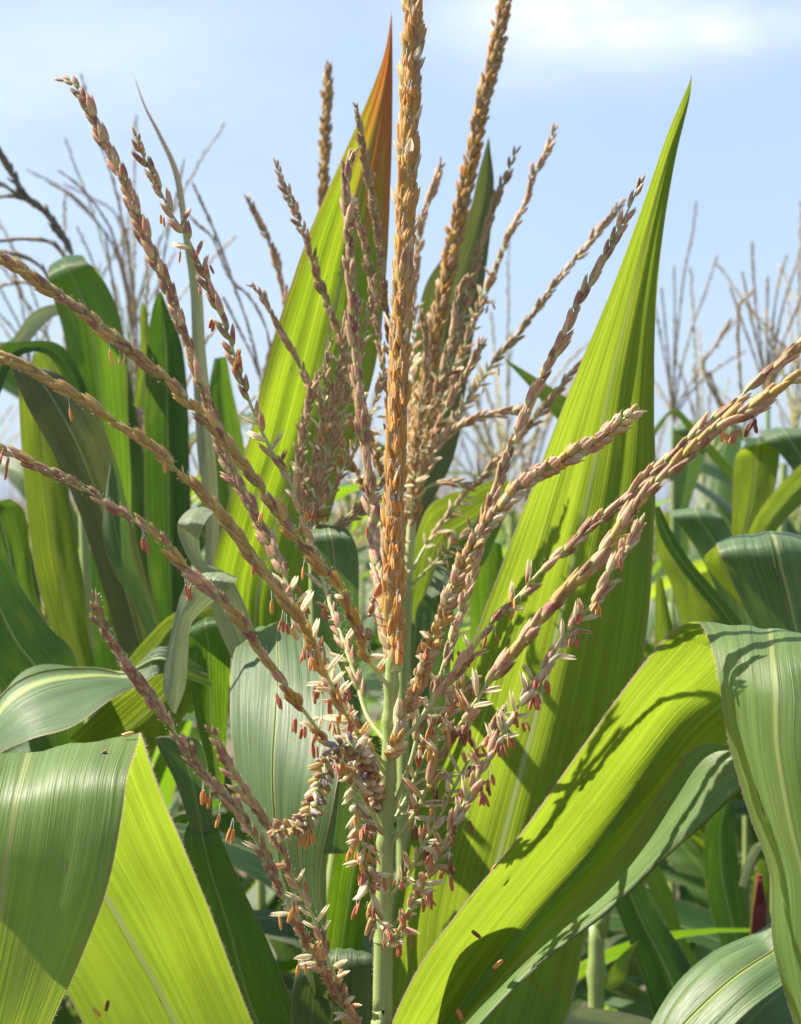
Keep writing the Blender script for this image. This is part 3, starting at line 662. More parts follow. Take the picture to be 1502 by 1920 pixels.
# ---- leaves of the main plant
leaf(main, [[(690, 2100, .06), (790, 2140, .06)], [(700, 1960, .08), (960, 2080, .09)], [(728, 1830, .09), (1060, 1925, .10)], [(738, 1700, .09), (1104, 1745, .10)], [(782, 1510, .09), (1150, 1580, .10)], [(842, 1330, .085), (1185, 1400, .095)],
            [(902, 1165, .08), (1208, 1230, .09)], [(962, 1005, .075), (1224, 1050, .085)], [(1022, 850, .07), (1231, 900, .08)], [(1082, 700, .065), (1226, 750, .075)], [(1140, 560, .06), (1228, 610, .068)],
            [(1198, 405, .055), (1242, 450, .06)], [(1252, 250, .05), (1266, 300, .052)], [(1290, 160, .045), (1292, 190, .045)], [(1297, 138, .045)]],
     .88, 'leaf_bright', arch=.22, nx=20, wave=.018, corr=.012, rib=False, fringe=('L', 200, .0015), label='tall upright leaf rising to a point on the right', jag=.004, seed=3)
leaf(main, [[(700, 2060, .02), (690, 2100, .04), (760, 2120, .02), (750, 2100, .03)], [(728, 1935, .02), (822, 1952, .05), (852, 1980, .0), (836, 1958, .02)], [(790, 1805, .02), (930, 1822, .055), (962, 1858, .0), (942, 1828, .025)],
            [(862, 1705, .02), (1018, 1712, .058), (1058, 1775, .0), (1030, 1730, .03)], [(942, 1605, .02), (1105, 1610, .058), (1160, 1697, -.005), (1118, 1645, .03)], [(1022, 1497, .018), (1172, 1522, .056), (1245, 1620, -.012), (1186, 1560, .026)],
            [(1102, 1385, .015), (1230, 1432, .052), (1330, 1540, -.02), (1246, 1468, .02)], [(1180, 1278, .01), (1295, 1350, .044), (1410, 1470, -.025), (1310, 1395, .01)],
            [(1242, 1200, .0), (1390, 1290, .02), (1500, 1410, -.035), (1430, 1400, -.01)], [(1282, 1170, -.005), (1440, 1200, .0), (1570, 1290, -.04), (1575, 1310, -.03)],
            [(1308, 1167, -.03), (1410, 1174, -.04), (1500, 1190, -.055), (1580, 1216, -.06)], [(1332, 1205, -.055), (1425, 1208, -.075), (1510, 1220, -.085), (1590, 1250, -.09)], [(1350, 1290, -.07), (1440, 1294, -.095), (1525, 1305, -.10), (1610, 1320, -.10)],
            [(1368, 1400, -.07), (1450, 1404, -.10), (1540, 1410, -.11), (1620, 1420, -.11)], [(1405, 1530, -.07), (1475, 1534, -.10), (1560, 1540, -.11), (1640, 1540, -.11)], [(1442, 1640, -.07), (1505, 1645, -.10), (1580, 1650, -.11), (1650, 1650, -.11)],
            [(1452, 1770, -.06), (1515, 1775, -.09), (1585, 1780, -.10), (1650, 1780, -.10)], [(1490, 1930, -.05), (1540, 1930, -.075), (1590, 1930, -.08), (1640, 1930, -.08)]],
     .80, 'leaf_two', per=6, nx=27, arch=.0, wave=.004, corr=.004, fringe=('L', 330, .0014), label='long leaf slanting up to the right and folding over', seed=5, rib=False, jag=.003, slit=(5, 81, 85))
leaf(main, [[(640, 2110, .04), (720, 2120, .04)], [(300, 2060, .09), (560, 2060, .13)], [(185, 1960, .085), (490, 1950, .13)], [(110, 1835, .08), (440, 1830, .125)], [(30, 1720, .07), (398, 1718, .115)], [(-60, 1600, .06), (350, 1600, .10)], [(-110, 1480, .045), (304, 1490, .075)],
            [(-140, 1410, .03), (272, 1402, .045)], [(-150, 1392, .01), (262, 1379, .015)], [(-160, 1405, -.015), (258, 1388, -.012)], [(-175, 1480, -.035), (238, 1450, -.035)], [(-190, 1560, -.045), (228, 1530, -.045)], [(-200, 1680, -.05), (203, 1655, -.05)],
            [(-190, 1800, -.05), (158, 1780, -.05)], [(-170, 1930, -.045), (92, 1930, -.045)], [(-120, 2080, -.03), (10, 2090, -.03)]],
     .78, 'leaf_two', per=6, nx=16, arch=.05, wave=.004, corr=.004, fringe=('R', 420, .0019), label='broad leaf on the left folded over in front of itself', seed=9, rib=False)

# ================================================================== plants just behind
def plant_at(u, d, label, group=None, stalk_top=None, r=.011):
    b = P(u, 960, d); b.z = 0
    pl = thing('maize_plant', label, 'maize plant', b, group)
    if stalk_top:
        pts = [Vector((b.x, b.y, 0)), Vector((b.x, b.y, .9))] + [P(a[0], a[1], d) for a in stalk_top]
        stalk(pl, pts, r, r * .5, nodes=(.35, .5, .62, .74, .85))
    return pl
# A: plant with the big red tipped leaf
pa = plant_at(560, 1.12, 'maize plant with a big upright leaf turning orange red at the tip', stalk_top=[(590, 1930), (602, 1820), (625, 1650), (645, 1500), (660, 1350)], r=.009)
leaf(pa, [[(560, 1500), (610, 1510)], [(440, 1250), (560, 1300)], [(396, 1100), (560, 1180)], [(425, 950), (610, 1000)], [(465, 830), (650, 860)], [(492, 710), (690, 740)], [(518, 615), (712, 640)], [(550, 520), (722, 540)], [(582, 430), (728, 450)], [(622, 340), (732, 350)],
          [(662, 250), (735, 265)], [(700, 160), (736, 185)], [(722, 95), (736, 110)], [(733, 30), (735, 40)], [(733, 0)]],
     1.05, 'leaf_red', arch=.17, nx=18, wave=.018, corr=.014, rib=False, jag=.005, label='big upright leaf with an orange red tip', seed=21)
leaf(pa, [[(590, 1600), (660, 1600)], [(600, 1450), (680, 1450)], [(600, 1330), (676, 1330)], [(592, 1220), (673, 1220)], [(586, 1120), (673, 1120)], [(582, 1045), (672, 1045)], [(580, 1005), (660, 1005)], [(578, 985, .02), (640, 984, .02)], [(578, 990, .05), (630, 990, .05)], [(580, 1030, .07), (640, 1040, .07)]],
     .98, 'leaf_grey', arch=-.08, nx=8, seed=22)
leaf(pa, [[(585, 1960, .03), (620, 1960, .03)], [(560, 1760, -.03), (612, 1790, -.05)], [(495, 1610, -.03), (600, 1640, -.07)], [(446, 1465, -.02), (630, 1500, -.08)], [(428, 1340, .0), (655, 1370, -.06)], [(436, 1250, .03), (645, 1275, -.03)], [(452, 1200, .06), (615, 1212, .0)], [(478, 1183, .09), (585, 1190, .04)], [(500, 1190, .12), (560, 1190, .08)], [(510, 1250, .14), (560, 1250, .12)]],
     .93, 'leaf_grey', arch=-.10, nx=12, corr=.008, wave=.01, label='broad waxy grey green leaf bent over at the top', seed=23)
leaf(pa, [[(600, 1950), (660, 1950)], [(600, 1800), (675, 1800)], [(620, 1640), (700, 1650)], [(650, 1500), (715, 1500)], [(680, 1380), (715, 1380)]], 1.02, 'leaf', arch=.1, nx=8, seed=24, rib=False)
leaf(pa, [[(560, 2060), (690, 2060)], [(545, 1900), (700, 1900)], [(560, 1810), (700, 1800)], [(580, 1785, .02), (690, 1785, .02)], [(590, 1800, .05), (690, 1800, .05)]], .92, 'leaf_grey', arch=-.06, nx=10, corr=.02, seed=25)
leaf(pa, [[(650, 2140), (690, 2140)], [(500, 2050), (610, 2040)], [(400, 1900), (556, 1900)], [(368, 1740), (500, 1760)], [(350, 1640), (448, 1650)], [(345, 1570), (415, 1570)], [(356, 1537, .01), (402, 1538, .01)], [(340, 1527, .04), (380, 1527, .04)], [(310, 1545, .06), (350, 1545, .06)]],
     .97, 'leaf', arch=-.06, nx=10, label='dark leaf with a rounded bend behind the front left leaf', seed=26)
# B: second tassel behind centre
pb_ = plant_at(790, 1.22, 'maize plant behind centre with a thick brown spike leaning to the upper right', stalk_top=[(760, 1900), (758, 1500), (757, 1250), (762, 1100)], r=.009)
TB = Tassel(pb_, 280, 1.18)
def BB(*a, **k): return branch(TB, *a, **k)
dB = 1.18
BB([(952, -20), (940, 40), (928, 100), (912, 165), (897, 230), (884, 300), (870, 360), (856, 430), (842, 500), (828, 570), (812, 650), (798, 740), (785, 840), (774, 960), (762, 1110)], dB, ['brown', 'gold', 'spike', 'brown'], bare=120, L=28, wd=11, step=2.9, ang=22, rad=9, rows='spiral', name='central_spike')
small = dict(L=27, wd=8.5, step=7.6, ang=11, rad=2.2, opens=.35, openzone=(0, .6), anth=('an_r', 'an_o'), anth_p=.14)
for pts, dd, pal in (
    ([(967, 285), (948, 335), (930, 375), (915, 420), (900, 465), (885, 530), (868, 600), (845, 680), (820, 770), (795, 860), (778, 940)], 0, ['purple', 'brown']),
    ([(1041, 238), (1025, 285), (1000, 330), (983, 385), (960, 430), (938, 480), (912, 545), (890, 600), (865, 665), (835, 740), (805, 830), (780, 930)], .03, ['pink', 'pink']),
    ([(1168, 378), (1130, 425), (1100, 462), (1068, 500), (1035, 540), (1000, 588), (960, 640), (925, 680), (890, 730), (860, 775), (830, 820), (800, 880), (775, 960)], .05, ['brown', 'pink']),
    ([(828, 308), (818, 340), (802, 380), (790, 420), (780, 500), (775, 600), (770, 760), (766, 950)], .06, ['pink', 'pink']),
    ([(1120, 655), (1080, 690), (1040, 740), (1000, 790), (960, 830), (915, 880), (875, 925), (835, 975), (800, 1020), (768, 1080)], .02, ['brown', 'pink']),
    ([(1000, 880), (960, 920), (925, 955), (890, 985), (850, 1020), (815, 1055), (768, 1100)], -.02, ['brown', 'pink']),
    ([(1240, 905), (1100, 900)][:0] or [(975, 770), (930, 775), (880, 790), (840, 815), (800, 860), (775, 930)], .03, ['pink', 'pink']),
    ([(518, 305), (533, 350), (553, 395), (575, 450), (592, 510), (612, 565), (632, 620), (650, 680), (672, 740), (700, 830), (735, 950), (760, 1060)], -.17, ['pink', 'purple']),
    ([(668, 200), (678, 260), (690, 330), (702, 400), (712, 470), (722, 560), (735, 680), (745, 800), (758, 960)], -.17, ['purple', 'brown']),
    ([(664, 370), (675, 430), (690, 490), (700, 560), (712, 640), (728, 760), (745, 900), (760, 1040)], -.17, ['pink', 'purple']),
    ([(470, 533), (495, 560), (520, 610), (550, 660), (580, 720), (615, 780), (650, 850), (690, 930), (735, 1020), (762, 1090)], -.17, ['brown', 'pink']),
    ([(880, 520), (858, 560), (850, 620), (832, 680), (815, 750), (795, 830), (776, 950)], -.03, ['pink', 'brown']),
    ([(790, 590), (800, 640), (800, 700), (790, 780), (780, 860), (770, 980)], -.04, ['brown', 'pink']),
    ([(905, 640), (880, 690), (850, 740), (825, 790), (800, 850), (775, 950)], -.02, ['brown', 'pink']),
    ([(1060, 710), (990, 780)][:0] or [(880, 910), (860, 905), (830, 905), (800, 915), (780, 950)], -.01, ['pink', 'pink'])):
    BB(pts, dB + dd, pal, bare=60, **small)
TB.finish()
leaf(pb_, [[(745, 1300), (780, 1300)], [(750, 1120), (800, 1110)], [(758, 980), (785, 1000)], [(764, 850), (850, 860)], [(772, 700), (872, 740)], [(783, 600), (886, 640)], [(800, 530), (903, 560)], [(842, 465), (916, 470)], [(880, 395), (924, 390)], [(896, 330), (926, 335)], [(911, 275), (920, 285)], [(917, 255)]],
     1.32, 'leaf_purple', arch=.12, nx=12, label='leaf with dark purple edges behind the second spike', seed=31)
leaf(pb_, [[(760, 1150), (800, 1200)], [(775, 1030), (850, 1100)], [(800, 955), (862, 1090)], [(838, 928), (905, 1060)], [(885, 915), (930, 1010)], [(930, 900), (950, 960)], [(960, 905), (965, 930)]], 1.28, 'leaf_bright', arch=.1, nx=10, seed=32)
leaf(pb_, [[(765, 1500), (830, 1500)], [(768, 1330), (842, 1330)], [(775, 1200), (845, 1200)], [(782, 1140), (840, 1140)], [(800, 1110), (845, 1110)], [(820, 1060, .02), (850, 1075, .02)]], 1.15, 'leaf_grey', arch=-.1, nx=8, seed=33)
leaf(pb_, [[(770, 1600), (850, 1640)], [(850, 1350), (960, 1400)], [(880, 1200), (960, 1230)], [(880, 1080), (950, 1100)], [(905, 1010), (940, 1020)]], 1.3, 'leaf', arch=.1, nx=8, seed=34)
# C: third tassel, behind red tipped leaf
pc = plant_at(590, 1.42, 'maize plant whose tassel stands behind the red tipped leaf, narrow spike at top', stalk_top=[(592, 1800), (592, 1400), (590, 1150), (588, 1000)], r=.009)
TC = Tassel(pc, 0)
def CC(*a, **k): return branch(TC, *a, merged=True, **k)
dC = 1.40
sm = dict(L=24, wd=8, step=6.5, ang=10, rad=2.2)
CC([(615, 122), (614, 180), (611, 240), (608, 300), (606, 360), (604, 450), (600, 600), (595, 800), (590, 1000)], dC, ['brown', 'gold'], bare=60, L=22, wd=9, step=2.8, ang=18, rad=5, rows='spiral', name='central_spike')
pc2 = plant_at(588, .99, 'maize plant whose small brown bushy tassel stands in front of the red tipped leaf', stalk_top=[(600, 1900), (598, 1500), (592, 1200), (588, 1030)], r=.006)
TC2 = Tassel(pc2, 260)
def C2(*a, **k): return branch(TC2, *a, **k)
sm2 = dict(L=25, wd=8, step=8, ang=14, rad=2.0, opens=.25, openzone=(0, .8), anth=('an_r', 'an_o'), anth_p=.15)
for pts in ([(700, 520), (690, 600), (670, 680), (650, 760), (630, 840), (600, 930), (588, 1000)], [(650, 590), (640, 660), (625, 740), (610, 820), (595, 920), (588, 1000)],
            [(720, 700), (700, 760), (670, 830), (640, 890), (605, 950), (590, 1010)], [(675, 560), (655, 650), (640, 730), (620, 830), (600, 920), (590, 1000)],
            [(620, 640), (610, 720), (600, 800), (590, 900), (588, 1000)], [(735, 880), (700, 925), (660, 960), (620, 1000), (592, 1060)], [(720, 930), (680, 960), (640, 985), (600, 1030), (590, 1070)],
            [(600, 700), (580, 760), (565, 830), (560, 900), (578, 980), (588, 1020)], [(585, 720), (572, 800), (566, 880), (580, 990), (588, 1030)], [(640, 700), (615, 780), (590, 860), (578, 920), (586, 1000)]):
    C2(pts, .99, ['brown', 'pink', 'brown'], bare=25, **sm2)
TC2.finish()
CC([(465, 372), (485, 415), (508, 460), (525, 520), (540, 590), (560, 720), (575, 860), (588, 990)], dC, ['brown', 'pink'], bare=40, **sm)
# D: left cluster
pd_ = plant_at(175, 1.50, 'maize plant at the left with broad leaves and a dark leaning tassel', stalk_top=[(175, 1700), (165, 1200), (150, 800), (143, 650)], r=.008)
def LD(r, d, m, **k): return leaf(pd_, r, d, m, nx=k.pop('nx', 8), **k)
LD([[(190, 1050), (240, 1050)], [(172, 900), (246, 920)], [(152, 790), (241, 800)], [(130, 690), (237, 685)], [(118, 620), (224, 592)], [(101, 562), (194, 524)], [(90, 515), (165, 492)], [(92, 500, .03), (155, 482, .03)], [(105, 500, .06), (160, 486, .06)], [(120, 560, .09), (175, 560, .09)]], 1.36, 'leaf', arch=-.12, seed=41)
LD([[(170, 1330), (200, 1320)], [(112, 1215), (173, 1212)], [(72, 1100), (157, 1090)], [(56, 1000), (141, 1000)], [(45, 900), (127, 900)], [(38, 800), (112, 790)], [(34, 720), (100, 720)], [(30, 690, .02), (90, 690, .02)], [(28, 700, .06), (80, 700, .06)]], 1.25, 'leaf_bright', arch=.10, seed=42)
LD([[(230, 1230), (300, 1185)], [(192, 1100), (268, 1060)], [(150, 965), (242, 960)], [(100, 850), (216, 862)], [(52, 765), (182, 782)], [(30, 712), (112, 702)], [(22, 690), (40, 688)]], 1.20, 'leaf_purple', arch=-.16, seed=43, wave=.02)
LD([[(330, 1260), (340, 1260)], [(282, 1200), (304, 1185)], [(240, 1112), (264, 1080)], [(218, 1080), (243, 1000)], [(195, 1020), (235, 930)], [(194, 960), (216, 868)], [(205, 880), (212, 850)]], 1.16, 'leaf_grey', arch=-.1, seed=44)
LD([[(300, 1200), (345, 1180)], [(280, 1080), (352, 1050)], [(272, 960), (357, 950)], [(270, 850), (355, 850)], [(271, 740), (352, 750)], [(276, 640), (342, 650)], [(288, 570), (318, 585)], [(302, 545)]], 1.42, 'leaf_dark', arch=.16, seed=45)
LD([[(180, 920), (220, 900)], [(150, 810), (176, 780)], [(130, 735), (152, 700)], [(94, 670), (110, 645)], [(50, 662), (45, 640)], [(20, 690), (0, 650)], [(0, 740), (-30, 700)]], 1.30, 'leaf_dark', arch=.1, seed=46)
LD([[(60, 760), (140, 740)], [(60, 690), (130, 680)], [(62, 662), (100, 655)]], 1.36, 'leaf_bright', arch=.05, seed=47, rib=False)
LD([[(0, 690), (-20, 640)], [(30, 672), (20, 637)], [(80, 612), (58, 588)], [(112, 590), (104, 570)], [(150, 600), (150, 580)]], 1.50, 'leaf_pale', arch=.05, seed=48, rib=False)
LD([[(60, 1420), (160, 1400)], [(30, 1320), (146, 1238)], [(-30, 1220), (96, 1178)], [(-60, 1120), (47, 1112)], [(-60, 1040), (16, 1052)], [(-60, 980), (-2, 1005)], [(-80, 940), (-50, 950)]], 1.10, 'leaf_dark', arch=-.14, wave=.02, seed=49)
LD([[(80, 1250), (110, 1220)], [(40, 1120), (66, 1110)], [(20, 1020), (56, 1030)], [(-10, 955), (46, 960)], [(-60, 950), (20, 935)]], 1.28, 'leaf', arch=.06, seed=50)
LD([[(400, 1330), (420, 1310)], [(385, 1100), (412, 1080)], [(385, 960), (410, 950)], [(370, 850), (400, 800)], [(362, 700), (386, 660)], [(357, 550), (378, 540)], [(344, 450), (356, 445)], [(326, 330), (338, 330)], [(296, 255), (304, 255)], [(270, 200), (274, 200)], [(249, 135)]], 1.16, 'leaf_dry', arch=-.06, seed=51, label='narrow pale leaf with a thin drying tip')
LD([[(160, 800), (175, 780)], [(190, 700), (215, 690)], [(240, 760), (262, 740)], [(250, 900), (275, 880)]][:0] or [[(250, 760), (275, 770)], [(262, 660), (290, 700)], [(262, 590), (282, 640)], [(268, 565), (276, 580)]], 1.5, 'leaf_bright', arch=.05, seed=52, rib=False)
TD = Tassel(pd_, 0)
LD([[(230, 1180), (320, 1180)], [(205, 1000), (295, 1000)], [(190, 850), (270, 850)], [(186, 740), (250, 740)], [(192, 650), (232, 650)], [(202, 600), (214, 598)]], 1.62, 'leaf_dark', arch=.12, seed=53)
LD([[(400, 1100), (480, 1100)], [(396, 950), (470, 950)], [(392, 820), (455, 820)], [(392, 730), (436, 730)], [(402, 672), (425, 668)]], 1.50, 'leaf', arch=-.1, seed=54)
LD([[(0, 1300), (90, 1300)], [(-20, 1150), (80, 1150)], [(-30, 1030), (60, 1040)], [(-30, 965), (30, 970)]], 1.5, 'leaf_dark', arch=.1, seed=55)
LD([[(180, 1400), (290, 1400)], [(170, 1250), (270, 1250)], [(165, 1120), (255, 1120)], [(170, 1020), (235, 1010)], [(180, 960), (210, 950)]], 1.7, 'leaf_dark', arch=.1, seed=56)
dk = dict(merged=True, L=22, wd=4.5, step=6, ang=5, rad=1.8)
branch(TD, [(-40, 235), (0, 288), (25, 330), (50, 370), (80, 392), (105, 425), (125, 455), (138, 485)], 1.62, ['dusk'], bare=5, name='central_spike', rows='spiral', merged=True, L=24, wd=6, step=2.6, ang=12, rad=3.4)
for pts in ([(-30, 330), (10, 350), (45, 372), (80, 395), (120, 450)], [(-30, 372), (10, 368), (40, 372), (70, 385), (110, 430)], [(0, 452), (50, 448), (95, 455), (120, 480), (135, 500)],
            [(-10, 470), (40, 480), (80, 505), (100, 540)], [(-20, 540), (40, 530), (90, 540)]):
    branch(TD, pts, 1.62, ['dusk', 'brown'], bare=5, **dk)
# low left horizontal leaves
pe = plant_at(360, 1.06, 'maize plant low at the left with pale arching leaves catching the sun', stalk_top=[(365, 1900), (368, 1650), (372, 1500), (380, 1400)], r=.010)
def LE(r, d, m, **k): return leaf(pe, r, d, m, nx=k.pop('nx', 9), **k)
LE([[(380, 1250), (400, 1290)], [(300, 1212), (310, 1262)], [(228, 1270, .04), (258, 1288, -.01)], [(150, 1268, .07), (200, 1318, -.04)], [(62, 1262, .08), (130, 1368, -.06)], [(22, 1305, .07), (60, 1392, -.06)], [(-15, 1370, .03), (-10, 1420, -.03)], [(-60, 1440), (-70, 1460)]], 1.0, 'leaf_grey', arch=-.08, corr=.022, seed=61, label='grey green leaf lying almost flat with sun stripes')
LE([[(420, 1150), (440, 1190)], [(340, 1180), (390, 1210)], [(285, 1255), (372, 1295)], [(205, 1315), (315, 1382)], [(130, 1385), (240, 1430)]], 1.06, 'leaf_bright', arch=.08, seed=62)
LE([[(430, 1100), (440, 1150)], [(325, 1150), (335, 1185)], [(275, 1195), (300, 1235)], [(238, 1240), (255, 1275)], [(200, 1290), (215, 1310)]], 1.04, 'leaf_bright', arch=.06, seed=63)
LE([[(480, 1330), (520, 1300)], [(410, 1180), (470, 1160)], [(385, 1100), (430, 1080)], [(350, 1040), (385, 1055)], [(334, 1000), (374, 1012)], [(336, 975), (385, 980)], [(355, 955, .02), (400, 962, .02)], [(380, 950, .05), (412, 965, .05)]], .98, 'leaf_pale', arch=-.10, seed=64, label='leaf curling over with a bright white highlight')  # white sun highlight put into the blade colour by the pale material
LE([[(322, 1335), (330, 1338)], [(306, 1290), (349, 1282)], [(312, 1230), (353, 1226)], [(327, 1160), (362, 1165)], [(340, 1112), (420, 1112)], [(360, 1082), (440, 1090)], [(390, 1072, .03), (450, 1085, .03)]][::-1], .95, 'leaf_pale', arch=-.10, seed=65)  # sunlit strip, its highlight painted in as a pale leaf colour
LE([[(400, 1480), (420, 1480)], [(370, 1360), (425, 1375)], [(358, 1290), (430, 1280)], [(352, 1220), (432, 1205)], [(358, 1178), (415, 1165)], [(380, 1160, .02), (405, 1156, .02)]], 1.02, 'leaf', arch=-.12, seed=66)
LE([[(520, 1400), (560, 1360)], [(470, 1230), (545, 1210)], [(440, 1120), (520, 1120)], [(430, 1085), (500, 1080)]], 1.1, 'leaf_dark', arch=-.12, seed=67)
LE([[(360, 1560), (400, 1560)], [(330, 1470), (395, 1470)], [(300, 1410), (380, 1400)], [(290, 1385), (350, 1380)], [(270, 1390), (300, 1380)]], .97, 'leaf_grey', arch=-.1, seed=68)
# F: right cluster
pf = plant_at(1490, 1.28, 'maize plant at the right edge with a broad dark leaf bent over', stalk_top=[(1488, 1850), (1480, 1500), (1470, 1250), (1460, 1120)], r=.010)
def LF(r, d, m, **k): return leaf(pf, r, d, m, nx=k.pop('nx', 9), **k)
LF([[(1440, 1400), (1560, 1400)], [(1430, 1222), (1570, 1260)], [(1396, 1140), (1570, 1160)], [(1366, 1075), (1565, 1085)], [(1348, 1035), (1560, 1035)], [(1344, 1019, .02), (1550, 1018, .02)], [(1350, 1020, .05), (1540, 1020, .05)], [(1380, 1060, .07), (1500, 1060, .07)]], 1.12, 'leaf_grey', arch=-.10, corr=.008, seed=71, label='broad leaf bent over with its pale midrib showing')
LF([[(1398, 1145), (1412, 1150)], [(1350, 1095), (1400, 1100)], [(1320, 1050), (1378, 1062)], [(1342, 1022), (1372, 1030)]], 1.17, 'leaf_bright', arch=.08, seed=72, rib=False)
LF([[(1372, 1100), (1430, 1100)], [(1372, 1015), (1418, 1015)], [(1372, 960), (1440, 970)], [(1374, 910), (1456, 900)], [(1378, 860), (1462, 840)], [(1395, 835), (1450, 820)], [(1400, 820, .05), (1440, 815, .05)]], 1.5, 'leaf_bright', arch=.06, seed=73)
LF([[(1500, 900), (1540, 890)], [(1470, 860), (1530, 850)], [(1435, 822), (1512, 812)], [(1425, 808, .04), (1500, 803, .04)]], 1.48, 'leaf_grey', arch=-.08, seed=74, rib=False)
LF([[(1398, 1060), (1440, 1060)], [(1400, 1012), (1442, 1012)], [(1420, 965), (1455, 995)], [(1460, 912), (1492, 955)], [(1520, 855), (1545, 910)], [(1580, 810), (1600, 840)]], 1.42, 'leaf_bright', arch=.08, seed=75)
LF([[(1380, 1200), (1420, 1180)], [(1325, 1065), (1385, 1040)], [(1285, 1000), (1370, 995)], [(1256, 966), (1352, 968)], [(1262, 958, .03), (1345, 960, .03)]], 1.38, 'leaf_grey', arch=-.1, seed=76)
LF([[(1410, 1270), (1450, 1240)], [(1375, 1200), (1405, 1185)], [(1328, 1132), (1352, 1118)], [(1282, 1075), (1300, 1058)], [(1240, 1010), (1262, 1000)], [(1226, 955), (1236, 948)]], 1.3, 'leaf_dark', arch=.08, seed=77)
LF([[(1290, 1260), (1360, 1240)], [(1262, 1110), (1330, 1120)], [(1235, 1045), (1296, 1068)], [(1228, 985), (1255, 1000)], [(1226, 945), (1232, 950)]], 1.36, 'leaf_bright', arch=.08, seed=78)
LF([[(1330, 1300), (1450, 1260)], [(1300, 1180), (1400, 1190)], [(1290, 1110), (1330, 1130)], [(1290, 1085)]], 1.33, 'leaf_bright', arch=.08, seed=79)
LF([[(1225, 1300), (1290, 1300)], [(1228, 1180), (1262, 1180)], [(1230, 1080), (1242, 1085)]], 1.25, 'leaf_bright', arch=.08, seed=80, rib=False)
LF([[(1262, 1040), (1292, 1040)], [(1264, 955), (1292, 955)], [(1266, 895), (1310, 895)], [(1263, 835), (1328, 828)], [(1268, 800), (1332, 793)], [(1280, 792, .05), (1325, 790, .05)]], 1.9, 'leaf_grey', arch=-.1, seed=81, rib=False)
LF([[(1385, 920), (1390, 910)], [(1368, 898), (1376, 884)], [(1334, 860), (1342, 842)], [(1298, 818), (1303, 800)], [(1262, 776), (1266, 766)], [(1236, 806), (1230, 798)], [(1215, 840), (1212, 835)]], 1.8, 'leaf', arch=.05, seed=82, rib=False)
LF([[(1080, 830), (1120, 780)], [(1058, 800), (1088, 765)], [(1032, 772), (1060, 744)], [(985, 716), (1002, 706)], [(942, 670)]], 1.5, 'leaf', arch=.05, seed=83, rib=False)
# G: bottom right leaf near the lens
pg = plant_at(1560, .95, 'maize plant at the bottom right corner with one broad creased pale green leaf')
leaf(pg, [[(1540, 1900, .08), (1640, 2050, -.05)], [(1470, 1742, .09), (1600, 1930, -.06)], [(1405, 1755, .09), (1560, 1960, -.06)], [(1332, 1794, .08), (1500, 2010, -.07)], [(1266, 1856, .07), (1430, 2070, -.07)], [(1210, 1940, .05), (1340, 2130, -.06)], [(1160, 2060, .02), (1240, 2180, -.06)]], .86, 'leaf_grey', arch=-.10, corr=.034, nx=26, fringe=('L', 160, .002), seed=91, label='broad ribbed leaf with deep lengthwise creases')
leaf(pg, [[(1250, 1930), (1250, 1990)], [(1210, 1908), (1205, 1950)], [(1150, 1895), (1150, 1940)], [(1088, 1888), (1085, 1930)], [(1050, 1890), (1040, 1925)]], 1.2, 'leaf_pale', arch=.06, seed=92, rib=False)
stalk(pg, [P(1560, 960, .95) * 1, P(1560, 1500, .95), P(1560, 1900, .95)][::-1] if False else [Vector((pg.location.x, pg.location.y, 0)), Vector((pg.location.x, pg.location.y, 1.0)), P(1570, 1900, .95), P(1580, 1500, .95)], .011, .006)
# H: shaded plant low right
ph = plant_at(1122, 1.45, 'maize plant in deep shade low at the right, its pale stalk showing', stalk_top=[(1118, 1900), (1125, 1760), (1132, 1690), (1140, 1400), (1140, 1200)], r=.011)
def LH(r, d, m, **k): return leaf(ph, r, d, m, nx=8, **k)
LH([[(1300, 1850), (1330, 1840)], [(1258, 1752), (1280, 1748)], [(1228, 1690), (1262, 1680)], [(1200, 1630), (1235, 1620)], [(1170, 1560), (1200, 1550)]], 1.5, 'leaf_bright', arch=.08, seed=101, rib=False)
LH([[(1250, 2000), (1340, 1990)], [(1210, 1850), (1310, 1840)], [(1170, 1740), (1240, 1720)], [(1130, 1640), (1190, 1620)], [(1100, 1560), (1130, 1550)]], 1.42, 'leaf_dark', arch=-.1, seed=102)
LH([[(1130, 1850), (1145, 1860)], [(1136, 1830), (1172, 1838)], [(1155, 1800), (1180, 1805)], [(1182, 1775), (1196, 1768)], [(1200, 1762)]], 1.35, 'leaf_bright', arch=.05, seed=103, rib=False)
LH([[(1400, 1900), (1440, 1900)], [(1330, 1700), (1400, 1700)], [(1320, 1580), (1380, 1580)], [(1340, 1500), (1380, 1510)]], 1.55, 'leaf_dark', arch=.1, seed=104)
LH([[(1385, 1660), (1398, 1665)], [(1398, 1610), (1412, 1620)], [(1412, 1585), (1430, 1590)], [(1430, 1575), (1445, 1580)]], 1.3, 'leaf_pale', arch=.05, seed=105, rib=False)
LH([[(1405, 1780), (1420, 1780)], [(1408, 1700), (1440, 1700)], [(1415, 1640), (1440, 1640)], [(1425, 1610), (1432, 1610)]], 1.4, 'leaf', arch=.05, seed=106, rib=False)
mb = MB()
for i in range(60):
    a = rnd.uniform(-12, 12); tube(mb, [P(1425 + a * .3, 1650, 1.38 + rnd.uniform(-.01, .01)), P(1425 + a, 1700, 1.375), P(1422 + a * 1.1, 1748 + rnd.uniform(-8, 8), 1.38)], .0006, 4, 0, rnd.random())
tube(mb, [P(1424, 1640, 1.385), P(1424, 1700, 1.385), P(1424, 1735, 1.385)], lambda t: .0022 + .0022 * math.sin(3.1 * t), 8)
sk = link('ear_silk', mb.mesh('ear_silk', ['silk'], ph.location), ph); sk['label'] = 'dark red tuft of ear silk'

